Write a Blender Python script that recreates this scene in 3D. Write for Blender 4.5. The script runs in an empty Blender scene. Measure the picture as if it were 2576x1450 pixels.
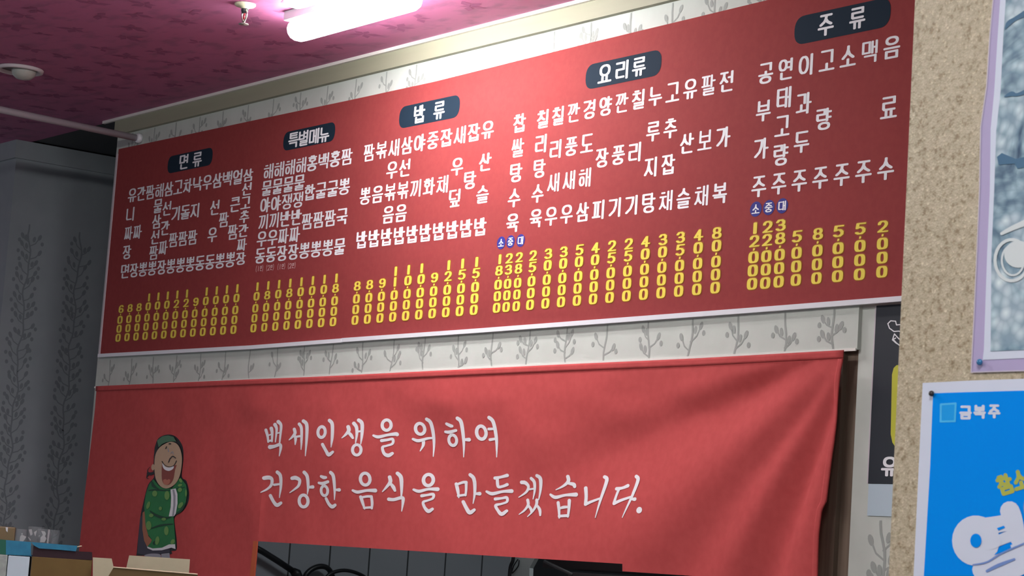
import bpy, bmesh, math, random
from mathutils import Vector, Matrix, noise

# ------------------------------------------------------------------ camera, world, exposure
sc = bpy.context.scene
COL = sc.collection
F_PX, CX, CY = 5600.0, 1288.0, 725.0            # the photograph is 2576 x 1450
_hx, _hy, _lean = -4280.0, 411.0, 0.0675        # vanishing point of the menu wall, camera roll
_k = F_PX * F_PX / (-_hx * _lean + _hy)
AX = -Vector((_hx, _hy, F_PX)).normalized()     # world axes seen from the camera (x right, y down, z forward)
AZ = Vector((_lean * _k, -_k, F_PX)).normalized()
AY = AZ.cross(AX)
CAM = Vector((6.0, -4.0538, 1.20))
cd = bpy.data.cameras.new('camera')
cam = bpy.data.objects.new('camera', cd)
COL.objects.link(cam)
cd.sensor_width = 36.0
cd.lens = 36.0 * F_PX / 2576.0
cd.clip_start = 0.05
cd.dof.use_dof = True
cd.dof.focus_distance = 6.9
cd.dof.aperture_fstop = 24.0
_m = Matrix(((AX.x, -AX.y, -AX.z), (AY.x, -AY.y, -AY.z), (AZ.x, -AZ.y, -AZ.z))).to_4x4()
_m.translation = CAM
cam.matrix_world = _m
sc.camera = cam

sc.view_settings.view_transform = 'Standard'
sc.view_settings.look = 'None'
sc.view_settings.gamma = 1.0
sc.view_settings.use_curve_mapping = False
sc.view_settings.exposure = 0.0
world = bpy.data.worlds.new('world')
sc.world = world
world.use_nodes = True
world.node_tree.nodes['Background'].inputs[0].default_value = (0.80, 0.88, 1.0, 1)
world.node_tree.nodes['Background'].inputs[1].default_value = 0.32

LAMP_EMIT = 65.0            # the double bar lamp over the menu
ROOM_LAMP_EMIT = 70.0       # the same lamps over the guest room
FILL_LAMP_EMIT = 62.0  # added fill lamp, out of view
KITCHEN_EMIT = 36.0


def ray(px, py):
    p = Vector((px - CX, py - CY, F_PX))
    return Vector((p.dot(AX), p.dot(AY), p.dot(AZ)))


def at(px, py, Y=0.0):
    """point of the plane y = Y seen at a pixel of the photograph"""
    d = ray(px, py)
    return CAM + d * ((Y - CAM.y) / d.y)


def at_z(px, py, Z):
    d = ray(px, py)
    return CAM + d * ((Z - CAM.z) / d.z)


def at_x(px, py, X):
    d = ray(px, py)
    return CAM + d * ((X - CAM.x) / d.x)


# ------------------------------------------------------------------ materials
def principled(name, color, rough=0.6, spec=0.5, metal=0.0):
    m = bpy.data.materials.new(name)
    m.use_nodes = True
    b = m.node_tree.nodes['Principled BSDF']
    b.inputs['Base Color'].default_value = (*color, 1)
    b.inputs['Roughness'].default_value = rough
    b.inputs['Specular IOR Level'].default_value = spec
    b.inputs['Metallic'].default_value = metal
    return m


def noisy(name, c1, c2, scale, rough=0.6, spec=0.4, detail=4.0, stretch=(1, 1, 1), lo=0.35, hi=0.65, bump=0.0, bump_scale=None):
    m = principled(name, c1, rough, spec)
    nt = m.node_tree
    b = nt.nodes['Principled BSDF']
    tc = nt.nodes.new('ShaderNodeTexCoord')
    mp = nt.nodes.new('ShaderNodeMapping')
    mp.inputs['Scale'].default_value = stretch
    nz = nt.nodes.new('ShaderNodeTexNoise')
    nz.inputs['Scale'].default_value = scale
    nz.inputs['Detail'].default_value = detail
    cr = nt.nodes.new('ShaderNodeValToRGB')
    cr.color_ramp.elements[0].position = lo
    cr.color_ramp.elements[1].position = hi
    cr.color_ramp.elements[0].color = (*c1, 1)
    cr.color_ramp.elements[1].color = (*c2, 1)
    nt.links.new(tc.outputs['Object'], mp.inputs['Vector'])
    nt.links.new(mp.outputs['Vector'], nz.inputs['Vector'])
    nt.links.new(nz.outputs['Fac'], cr.inputs['Fac'])
    nt.links.new(cr.outputs['Color'], b.inputs['Base Color'])
    if bump:
        n2 = nt.nodes.new('ShaderNodeTexNoise')
        n2.inputs['Scale'].default_value = bump_scale or scale
        n2.inputs['Detail'].default_value = 3
        nt.links.new(mp.outputs['Vector'], n2.inputs['Vector'])
        bp = nt.nodes.new('ShaderNodeBump')
        bp.inputs['Strength'].default_value = bump
        bp.inputs['Distance'].default_value = 0.004
        nt.links.new(n2.outputs['Fac'], bp.inputs['Height'])
        nt.links.new(bp.outputs['Normal'], b.inputs['Normal'])
    return m


def emitter(name, color, strength):
    m = bpy.data.materials.new(name)
    m.use_nodes = True
    nt = m.node_tree
    nt.nodes.remove(nt.nodes['Principled BSDF'])
    e = nt.nodes.new('ShaderNodeEmission')
    e.inputs[0].default_value = (*color, 1)
    e.inputs[1].default_value = strength
    nt.links.new(e.outputs[0], nt.nodes['Material Output'].inputs[0])
    return m


def glassy(name, color, rough=0.05, alpha=0.25):
    m = principled(name, color, rough, 0.5)
    m.node_tree.nodes['Principled BSDF'].inputs['Alpha'].default_value = alpha
    return m


M = {}
M['menu_red'] = noisy('menu_vinyl_red', (0.51, 0.094, 0.098), (0.54, 0.104, 0.106), 60, 0.66, 0.12)
M['cloth_red'] = noisy('cloth_red', (0.47, 0.074, 0.075), (0.51, 0.084, 0.084), 40, 0.8, 0.12)
M['white_print'] = principled('white_print', (0.80, 0.80, 0.84), 0.65, 0.25)
M['yellow_print'] = principled('yellow_print', (0.80, 0.64, 0.09), 0.6, 0.2)
M['yellow_edge'] = principled('yellow_print_edge', (0.42, 0.15, 0.03), 0.6, 0.2)
M['badge_navy'] = principled('badge_navy', (0.013, 0.025, 0.042), 0.7, 0.08)
M['disc_blue'] = principled('disc_blue', (0.035, 0.035, 0.22), 0.6, 0.15)
M['small_pink'] = principled('small_pink_print', (0.72, 0.45, 0.45), 0.5)
M['white_plastic'] = principled('white_plastic', (0.74, 0.75, 0.80), 0.35)
M['banner_edge'] = principled('banner_white_edge', (0.55, 0.50, 0.54), 0.5)
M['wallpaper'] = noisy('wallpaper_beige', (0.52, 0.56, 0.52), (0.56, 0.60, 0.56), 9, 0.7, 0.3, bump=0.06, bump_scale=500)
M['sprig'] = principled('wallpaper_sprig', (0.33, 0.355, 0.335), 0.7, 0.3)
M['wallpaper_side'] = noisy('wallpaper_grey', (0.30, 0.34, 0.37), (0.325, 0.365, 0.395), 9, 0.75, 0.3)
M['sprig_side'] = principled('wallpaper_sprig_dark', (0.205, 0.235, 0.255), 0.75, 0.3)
M['cornice'] = noisy('cornice_cream', (0.31, 0.31, 0.225), (0.335, 0.335, 0.245), 5, 0.55, 0.4, stretch=(0.3, 4, 4))
M['cornice_white'] = principled('cornice_white', (0.80, 0.78, 0.74), 0.5)
M['ceiling'] = noisy('ceiling_paper_red', (0.47, 0.138, 0.29), (0.34, 0.108, 0.225), 9, 0.6, 0.5, detail=5, stretch=(1, 1.9, 1), lo=0.50, hi=0.66)
M['ceiling_leaf'] = principled('ceiling_leaf', (0.335, 0.105, 0.22), 0.72, 0.25)
M['dark_wood'] = noisy('frame_wood', (0.13, 0.095, 0.07), (0.19, 0.145, 0.11), 6, 0.6, 0.4, stretch=(8, 8, 0.4))
M['kitchen_dark'] = principled('kitchen_dark', (0.03, 0.033, 0.038), 0.5)
M['black_rubber'] = principled('black_rubber', (0.012, 0.013, 0.016), 0.4)
M['steel'] = principled('steel', (0.42, 0.44, 0.46), 0.35, 0.5, 0.8)
M['floor'] = noisy('floor_tile', (0.20, 0.19, 0.18), (0.25, 0.24, 0.22), 3, 0.5)
M['orange_fold'] = principled('orange_fold', (0.42, 0.085, 0.03), 0.6)
M['board'] = noisy('cardboard', (0.125, 0.084, 0.030), (0.14, 0.094, 0.034), 20, 0.8, 0.2)
M['board_pale'] = noisy('cardboard_pale', (0.41, 0.39, 0.275), (0.44, 0.42, 0.30), 20, 0.8, 0.2)
M['board_edge'] = principled('cardboard_edge', (0.66, 0.56, 0.40), 0.8)
M['board_dark'] = principled('box_dark_liner', (0.030, 0.016, 0.022), 0.7, 0.2)
M['paper_white'] = principled('paper_white', (0.45, 0.56, 0.64), 0.6)
M['paper_grey'] = noisy('paper_grey', (0.33, 0.38, 0.36), (0.25, 0.29, 0.28), 60, 0.6)
M['blue_film'] = noisy('blue_film', (0.006, 0.14, 0.26), (0.012, 0.19, 0.33), 35, 0.35, 0.6)
M['green_film'] = principled('green_film', (0.003, 0.10, 0.06), 0.4)
M['clear'] = glassy('clear_plastic', (0.50, 0.54, 0.58), 0.06, 0.06)
M['amber'] = glassy('amber_plastic', (0.22, 0.16, 0.08), 0.15, 0.75)
M['frost'] = glassy('frosted_marking', (0.55, 0.58, 0.60), 0.4, 0.5)
M['label_white'] = principled('label_white', (0.52, 0.54, 0.56), 0.5)
M['pipe'] = principled('pipe_grey', (0.42, 0.38, 0.43), 0.5)
M['chrome'] = principled('chrome', (0.62, 0.60, 0.55), 0.25, 0.5, 0.9)
M['lamp_case'] = principled('lamp_case', (0.62, 0.60, 0.66), 0.5)
M['lamp_glow'] = emitter('lamp_glow', (1.0, 0.985, 0.96), LAMP_EMIT)
M['room_glow'] = emitter('room_lamp_glow', (1.0, 0.97, 0.92), ROOM_LAMP_EMIT)
M['fill_glow'] = emitter('fill_lamp_glow', (1.0, 0.98, 0.95), FILL_LAMP_EMIT)
M['kitchen_glow'] = emitter('kitchen_lamp_glow', (0.92, 0.97, 1.0), KITCHEN_EMIT)
M['ring_white'] = principled('ring_white', (0.66, 0.62, 0.66), 0.45)
M['bulb_off'] = principled('bulb_off', (0.45, 0.47, 0.44), 0.3)
M['sign_black'] = principled('sign_black', (0.010, 0.015, 0.024), 0.5)
M['sign_yellow'] = principled('sign_yellow', (0.52, 0.52, 0.04), 0.5)
M['poster_blue'] = noisy('poster_blue', (0.0, 0.27, 0.90), (0.0, 0.285, 0.92), 4, 0.6, 0.05)
M['poster_pale_blue'] = principled('poster_pale_blue', (0.08, 0.52, 0.95), 0.5, 0.1)
M['poster_white'] = principled('poster_white', (0.64, 0.72, 0.86), 0.5, 0.2)
M['poster_lime'] = principled('poster_lime', (0.42, 0.47, 0.07), 0.45)
M['poster_shade'] = principled('poster_outline', (0.16, 0.28, 0.62), 0.45)
M['sleeve'] = principled('sleeve_lilac', (0.43, 0.39, 0.62), 0.4, 0.3)
M['sleeve_edge'] = principled('sleeve_edge', (0.56, 0.53, 0.62), 0.3, 0.5)
M['pin_black'] = principled('pin_black', (0.03, 0.028, 0.032), 0.35)
M['pin_blue'] = principled('pin_blue', (0.04, 0.20, 0.42), 0.2)
# the printed man
M['coat_green'] = noisy('coat_green', (0.018, 0.17, 0.050), (0.022, 0.21, 0.060), 12, 0.6)
M['coat_dark'] = principled('coat_dark_green', (0.006, 0.05, 0.02), 0.6)
M['coat_dot'] = principled('coat_dot', (0.15, 0.33, 0.08), 0.6)
M['skin'] = principled('skin_print', (0.52, 0.36, 0.24), 0.6)
M['gown_navy'] = principled('gown_navy', (0.045, 0.04, 0.065), 0.6)
M['lining_tan'] = principled('lining_tan', (0.38, 0.14, 0.07), 0.6)
M['ink'] = principled('ink_black', (0.012, 0.012, 0.014), 0.6)
M['mouth_red'] = principled('mouth_red', (0.25, 0.055, 0.04), 0.6)
M['tongue'] = principled('tongue_print', (0.48, 0.17, 0.11), 0.6)
M['hat_green'] = principled('hat_green', (0.07, 0.18, 0.10), 0.6)
M['shoe_grey'] = principled('shoe_grey', (0.33, 0.33, 0.38), 0.6)


def cork_material():
    m = principled('granule_wallcover', (0.4, 0.35, 0.26), 0.45, 0.5)
    nt = m.node_tree
    b = nt.nodes['Principled BSDF']
    tc = nt.nodes.new('ShaderNodeTexCoord')
    vo = nt.nodes.new('ShaderNodeTexVoronoi')
    vo.inputs['Scale'].default_value = 300
    n1 = nt.nodes.new('ShaderNodeTexNoise')
    n1.inputs['Scale'].default_value = 120
    n1.inputs['Detail'].default_value = 5
    cr = nt.nodes.new('ShaderNodeValToRGB')
    e = cr.color_ramp.elements
    e[0].position, e[0].color = 0.30, (0.27, 0.215, 0.13, 1)
    e[1].position, e[1].color = 0.62, (0.50, 0.455, 0.335, 1)
    k = e.new(0.44); k.color = (0.43, 0.385, 0.27, 1)
    mx = nt.nodes.new('ShaderNodeMix')
    mx.data_type = 'RGBA'
    mx.blend_type = 'MULTIPLY'
    mx.inputs[0].default_value = 0.28
    sep = nt.nodes.new('ShaderNodeSeparateColor')
    c2 = nt.nodes.new('ShaderNodeValToRGB')
    c2.color_ramp.elements[0].color = (0.62, 0.58, 0.50, 1)
    c2.color_ramp.elements[1].color = (1.25, 1.22, 1.15, 1)
    bp = nt.nodes.new('ShaderNodeBump')
    bp.inputs['Strength'].default_value = 0.22
    bp.inputs['Distance'].default_value = 0.0025
    L = nt.links.new
    L(tc.outputs['Object'], vo.inputs['Vector'])
    L(tc.outputs['Object'], n1.inputs['Vector'])
    L(n1.outputs['Fac'], cr.inputs['Fac'])
    L(vo.outputs['Color'], sep.inputs[0])
    k2 = c2.color_ramp.elements.new(0.90); k2.color = (1.12, 1.10, 1.05, 1)
    c2.color_ramp.elements[-1].color = (2.1, 2.15, 2.15, 1)  # brightest cells: sparkle of the granules put into the base colour
    L(sep.outputs[0], c2.inputs['Fac'])
    L(cr.outputs['Color'], mx.inputs[6])
    L(c2.outputs['Color'], mx.inputs[7])
    L(mx.outputs[2], b.inputs['Base Color'])
    L(vo.outputs['Distance'], bp.inputs['Height'])
    L(bp.outputs['Normal'], b.inputs['Normal'])
    return m


def tile_material(width, start):
    m = principled('kitchen_tile', (0.2, 0.21, 0.22), 0.3, 0.5)
    nt = m.node_tree
    b = nt.nodes['Principled BSDF']
    tc = nt.nodes.new('ShaderNodeTexCoord')
    mp = nt.nodes.new('ShaderNodeMapping')
    sp_ = nt.nodes.new('ShaderNodeSeparateXYZ')
    cb = nt.nodes.new('ShaderNodeCombineXYZ')
    mp.inputs['Location'].default_value = (-start + 40 * width, 0.26, 0)
    br = nt.nodes.new('ShaderNodeTexBrick')
    br.offset = 0.0
    br.inputs['Scale'].default_value = 1.0
    br.inputs['Brick Width'].default_value = width
    br.inputs['Row Height'].default_value = 0.42
    br.inputs['Mortar Size'].default_value = 0.004
    br.inputs['Color1'].default_value = (0.36, 0.385, 0.42, 1)
    br.inputs['Color2'].default_value = (0.385, 0.41, 0.445, 1)
    br.inputs['Mortar'].default_value = (0.06, 0.065, 0.07, 1)
    L = nt.links.new
    L(tc.outputs['Object'], sp_.inputs[0])
    L(sp_.outputs['Y'], cb.inputs['X'])
    L(sp_.outputs['Z'], cb.inputs['Y'])
    L(cb.outputs[0], mp.inputs['Vector'])
    L(mp.outputs['Vector'], br.inputs['Vector'])
    L(br.outputs['Color'], b.inputs['Base Color'])
    return m


def ice_material():
    """printed photograph of crushed ice, blue shadows, pale water"""
    m = principled('ice_print', (0.5, 0.65, 0.7), 0.3, 0.5)
    nt = m.node_tree
    b = nt.nodes['Principled BSDF']
    tc = nt.nodes.new('ShaderNodeTexCoord')
    n1 = nt.nodes.new('ShaderNodeTexNoise')
    n1.inputs['Scale'].default_value = 9
    n1.inputs['Detail'].default_value = 4
    n1.inputs['Distortion'].default_value = 1.4
    cr = nt.nodes.new('ShaderNodeValToRGB')
    e = cr.color_ramp.elements
    e[0].position, e[0].color = 0.33, (0.045, 0.11, 0.19, 1)
    e[1].position, e[1].color = 0.62, (0.66, 0.78, 0.80, 1)
    k = e.new(0.47); k.color = (0.36, 0.52, 0.58, 1)
    vo = nt.nodes.new('ShaderNodeTexVoronoi')
    vo.inputs['Scale'].default_value = 62
    c2 = nt.nodes.new('ShaderNodeValToRGB')
    c2.color_ramp.elements[0].color = (1.25, 1.25, 1.25, 1)
    c2.color_ramp.elements[1].position = 0.75
    c2.color_ramp.elements[1].color = (0.38, 0.48, 0.60, 1)
    mx = nt.nodes.new('ShaderNodeMix')
    mx.data_type = 'RGBA'
    mx.blend_type = 'MULTIPLY'
    mx.inputs[0].default_value = 0.8
    L = nt.links.new
    L(tc.outputs['Object'], n1.inputs['Vector'])
    L(tc.outputs['Object'], vo.inputs['Vector'])
    L(n1.outputs['Fac'], cr.inputs['Fac'])
    L(vo.outputs['Distance'], c2.inputs['Fac'])
    L(cr.outputs['Color'], mx.inputs[6])
    L(c2.outputs['Color'], mx.inputs[7])
    L(mx.outputs[2], b.inputs['Base Color'])
    return m


M['cork'] = cork_material()
M['ice'] = ice_material()


# ------------------------------------------------------------------ object helpers
def link(name, bm, mats, parent=None, smooth=False, loc=None):
    if not isinstance(mats, (list, tuple)):
        mats = [mats]
    me = bpy.data.meshes.new(name)
    if loc is not None:
        bmesh.ops.translate(bm, verts=bm.verts, vec=-Vector(loc))
    bm.normal_update()
    bm.to_mesh(me)
    bm.free()
    for m in mats:
        me.materials.append(M[m] if isinstance(m, str) else m)
    if smooth:
        for p in me.polygons:
            p.use_smooth = True
    o = bpy.data.objects.new(name, me)
    COL.objects.link(o)
    if loc is not None:
        o.location = loc
    if parent is not None:
        o.parent = parent
        o.matrix_parent_inverse = Matrix.Translation(-Vector(parent.location))
    return o


def tag(o, label=None, cat=None, group=None, kind=None):
    if label: o['label'] = label
    if cat: o['category'] = cat
    if group: o['group'] = group
    if kind: o['kind'] = kind
    return o


def thing(name, loc, label, cat, group=None):
    o = bpy.data.objects.new(name, None)
    o.empty_display_size = 0.05
    COL.objects.link(o)
    o.location = loc
    return tag(o, label, cat, group)


def structure(name, bm, mats, label=None):
    o = link(name, bm, mats)
    o['kind'] = 'structure'
    if label: o['label'] = label
    return o


def box(bm, x0, x1, y0, y1, z0, z1, bevel=0.0, mat=0):
    vs = [bm.verts.new((x, y, z)) for x in (x0, x1) for y in (y0, y1) for z in (z0, z1)]
    fs = []
    for idx in ((0, 1, 3, 2), (4, 6, 7, 5), (0, 4, 5, 1), (2, 3, 7, 6), (0, 2, 6, 4), (1, 5, 7, 3)):
        f = bm.faces.new([vs[i] for i in idx])
        f.material_index = mat
        fs.append(f)
    bmesh.ops.recalc_face_normals(bm, faces=fs)
    if bevel:
        es = list({e for f in fs for e in f.edges})
        bmesh.ops.bevel(bm, geom=es, offset=bevel, segments=2, affect='EDGES', profile=0.6)


def prism(bm, pts, push, mat=0):
    """pts: world polygon, push: offset vector of the other cap"""
    a = [bm.verts.new(p) for p in pts]
    b = [bm.verts.new(Vector(p) + Vector(push)) for p in pts]
    fs = [bm.faces.new(a), bm.faces.new(list(reversed(b)))]
    n = len(pts)
    for i in range(n):
        fs.append(bm.faces.new((a[i], b[i], b[(i + 1) % n], a[(i + 1) % n])))
    for f in fs:
        f.material_index = mat
    bmesh.ops.recalc_face_normals(bm, faces=fs)


def tube(bm, pts, r, seg=12, caps=True):
    pts = [Vector(p) for p in pts]
    rings = []
    up = Vector((0.13, 0.27, 0.95)).normalized()
    for i, p in enumerate(pts):
        t = (pts[min(i + 1, len(pts) - 1)] - pts[max(i - 1, 0)]).normalized()
        a = t.cross(up)
        if a.length < 0.05:
            a = t.cross(Vector((1, 0, 0)))
        a.normalize()
        b = t.cross(a)
        rr = r[i] if isinstance(r, (list, tuple)) else r
        rings.append([bm.verts.new(p + (a * math.cos(2 * math.pi * k / seg) + b * math.sin(2 * math.pi * k / seg)) * rr) for k in range(seg)])
    for i in range(len(rings) - 1):
        for k in range(seg):
            bm.faces.new((rings[i][k], rings[i][(k + 1) % seg], rings[i + 1][(k + 1) % seg], rings[i + 1][k]))
    if caps:
        bm.faces.new(list(reversed(rings[0])))
        bm.faces.new(rings[-1])
    bmesh.ops.recalc_face_normals(bm, faces=bm.faces[:])


def lathe(bm, prof, centre, seg=32, axis='Z'):
    """prof: (radius, height) pairs"""
    c = Vector(centre)
    rings = []
    for r, h in prof:
        ring = []
        for k in range(seg):
            a = 2 * math.pi * k / seg
            if axis == 'Z':
                p = Vector((r * math.cos(a), r * math.sin(a), h))
            else:
                p = Vector((r * math.cos(a), -h, r * math.sin(a)))
            ring.append(bm.verts.new(c + p))
        rings.append(ring)
    for i in range(len(rings) - 1):
        for k in range(seg):
            bm.faces.new((rings[i][k], rings[i][(k + 1) % seg], rings[i + 1][(k + 1) % seg], rings[i + 1][k]))
    for ring in (rings[0], rings[-1]):
        if (ring[0].co - ring[seg // 2].co).length > 1e-5:
            bm.faces.new(ring)
    bmesh.ops.recalc_face_normals(bm, faces=bm.faces[:])


def smooth_line(pts, n=8):
    pts = [Vector(p) for p in pts]
    out = []
    for i in range(len(pts) - 1):
        p0, p1, p2, p3 = pts[max(i - 1, 0)], pts[i], pts[i + 1], pts[min(i + 2, len(pts) - 1)]
        for k in range(n):
            t = k / n
            out.append(0.5 * ((2 * p1) + (p2 - p0) * t + (2 * p0 - 5 * p1 + 4 * p2 - p3) * t * t + (3 * p1 - p0 - 3 * p2 + p3) * t ** 3))
    out.append(pts[-1])
    return out


def hull(pts):
    pts = sorted(set((round(x, 7), round(y, 7)) for x, y in pts))
    if len(pts) < 3:
        return pts

    def half(ps):
        h = []
        for p in ps:
            while len(h) > 1 and (h[-1][0] - h[-2][0]) * (p[1] - h[-2][1]) - (h[-1][1] - h[-2][1]) * (p[0] - h[-2][0]) <= 1e-12:
                h.pop()
            h.append(p)
        return h
    a, b = half(pts), half(pts[::-1])
    return a[:-1] + b[:-1]


class Print:
    """ink lying on a surface: flat shapes a fraction of a millimetre proud of it"""
    def __init__(self, place):
        self.place, self.bm, self.n = place, bmesh.new(), 0

    def poly(self, pts, mat=0, lift=0.0):
        self.n += 1
        off = lift + 0.000012 * (self.n % 40)
        f = self.bm.faces.new([self.bm.verts.new(self.place(x, y, off)) for x, y in pts])
        f.material_index = mat

    def stroke(self, pts, rx, ry, mat=0, lift=0.0, seg=12, square=1.0):
        """nib of half width rx, half height ry drawn along pts"""
        nib = []
        for k in range(seg):
            a = 2 * math.pi * (k + 0.5) / seg
            c, s = math.cos(a), math.sin(a)
            nib.append((math.copysign(abs(c) ** square, c), math.copysign(abs(s) ** square, s)))
        for (x0, y0), (x1, y1) in zip(pts[:-1], pts[1:]):
            self.poly(hull([(x0 + rx * c, y0 + ry * s) for c, s in nib] + [(x1 + rx * c, y1 + ry * s) for c, s in nib]), mat, lift)

    def brush(self, pts, mat=0, lift=0.0, seg=14, step=None):
        """circle of changing radius drawn along (x, y, r)"""
        if len(pts) > 2:
            v = smooth_line(pts, 5)
            pts = [(p.x, p.y, max(p.z, 1e-4)) for p in v]
        elif len(pts) == 2:
            a, b = Vector(pts[0]), Vector(pts[1])
            pts = [tuple(a.lerp(b, k / 3)) for k in range(4)]
        for p, q in zip(pts[:-1], pts[1:]):
            ps = []
            for x, y, r in (p, q):
                ps += [(x + r * math.cos(2 * math.pi * k / seg), y + r * math.sin(2 * math.pi * k / seg)) for k in range(seg)]
            self.poly(hull(ps), mat, lift)

    def ring(self, cx, cy, rx, ry, w, mat=0, lift=0.0, seg=26):
        """closed ring with centre line radii rx, ry and stroke radius w"""
        for k in range(seg):
            a, b = 2 * math.pi * k / seg, 2 * math.pi * (k + 1) / seg
            q = []
            for t, s in ((a, 1), (b, 1), (b, -1), (a, -1)):
                q.append((cx + (rx + s * w) * math.cos(t), cy + (ry + s * w) * math.sin(t)))
            self.poly(q, mat, lift)

    def disc(self, cx, cy, rx, ry, mat=0, lift=0.0, seg=28, rot=0.0):
        c, s = math.cos(rot), math.sin(rot)
        pts = []
        for k in range(seg):
            u, v = rx * math.cos(2 * math.pi * k / seg), ry * math.sin(2 * math.pi * k / seg)
            pts.append((cx + u * c - v * s, cy + u * s + v * c))
        self.poly(pts, mat, lift)

    def done(self, name, mats, parent):
        return link(name, self.bm, mats, parent)


# ------------------------------------------------------------------ hangul and digits as pen strokes
CHO = 'ㄱㄲㄴㄷㄸㄹㅁㅂㅃㅅㅆㅇㅈㅉㅊㅋㅌㅍㅎ'
JUNG = 'ㅏㅐㅑㅒㅓㅔㅕㅖㅗㅘㅙㅚㅛㅜㅝㅞㅟㅠㅡㅢㅣ'
JONG = ' ㄱㄲㄳㄴㄵㄶㄷㄹㄺㄻㄼㄽㄾㄿㅀㅁㅂㅄㅅㅆㅇㅈㅊㅋㅌㅍㅎ'


def circle(cx=0.5, cy=0.5, rx=0.5, ry=0.5, n=18):
    return [(cx + rx * math.copysign(abs(math.cos(2 * math.pi * k / n)) ** 0.85, math.cos(2 * math.pi * k / n)),
             cy + ry * math.copysign(abs(math.sin(2 * math.pi * k / n)) ** 0.85, math.sin(2 * math.pi * k / n))) for k in range(n + 1)]


SIEUT = [[(.5, 1), (.49, .72), (.36, .36), (0, 0)], [(.48, .66), (.64, .3), (1, .02)]]
CONS = {
    'ㄱ': [[(0, 1), (1, 1), (1, 0)]],
    'ㄴ': [[(0, 1), (0, .12), (.12, 0), (1, 0)]],
    'ㄷ': [[(1, 1), (0, 1), (0, .12), (.12, 0), (1, 0)]],
    'ㄹ': [[(0, 1), (1, 1), (1, .54), (0, .54), (0, .1), (.1, 0), (1, 0)]],
    'ㅁ': [[(0, 1), (1, 1), (1, 0), (0, 0), (0, 1)]],
    'ㅂ': [[(0, 1), (0, 0), (1, 0), (1, 1)], [(0, .52), (1, .52)]],
    'ㅅ': SIEUT,
    'ㅇ': [circle()],
    'ㅈ': [[(.02, 1), (.98, 1)], [(.52, .98), (.48, .62), (.34, .3), (0, 0)], [(.48, .58), (.66, .26), (1, .02)]],
    'ㅊ': [[(.3, 1), (.7, 1)], [(.02, .74), (.98, .74)], [(.5, .72), (.46, .46), (.3, .18), (0, 0)], [(.48, .44), (.66, .18), (1, .02)]],
    'ㅋ': [[(0, 1), (1, 1), (1, 0)], [(.02, .52), (1, .52)]],
    'ㅌ': [[(1, 1), (0, 1), (0, .1), (.1, 0), (1, 0)], [(0, .52), (.95, .52)]],
    'ㅍ': [[(0, 1), (1, 1)], [(0, 0), (1, 0)], [(.28, 1), (.28, 0)], [(.72, 1), (.72, 0)]],
    'ㅎ': [[(.32, 1), (.68, 1)], [(0, .76), (1, .76)], circle(.5, .26, .4, .28)],
}
for d, s in (('ㄲ', 'ㄱ'), ('ㄸ', 'ㄷ'), ('ㅃ', 'ㅂ'), ('ㅆ', 'ㅅ'), ('ㅉ', 'ㅈ')):
    CONS[d] = [[(x * .43 + o, y) for x, y in st] for o in (0, .57) for st in CONS[s]]
CONS['ㄱ_side'] = [[(0, 1), (1, 1), (.94, .62), (.66, .26), (.08, 0)]]
CONS['ㄲ_side'] = [[(x * .46 + o, y) for x, y in CONS['ㄱ_side'][0]] for o in (0, .54)]


def fit(strokes, x0, x1, y0, y1):
    return [[(x0 + x * (x1 - x0), y0 + y * (y1 - y0)) for x, y in s] for s in strokes]


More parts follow.
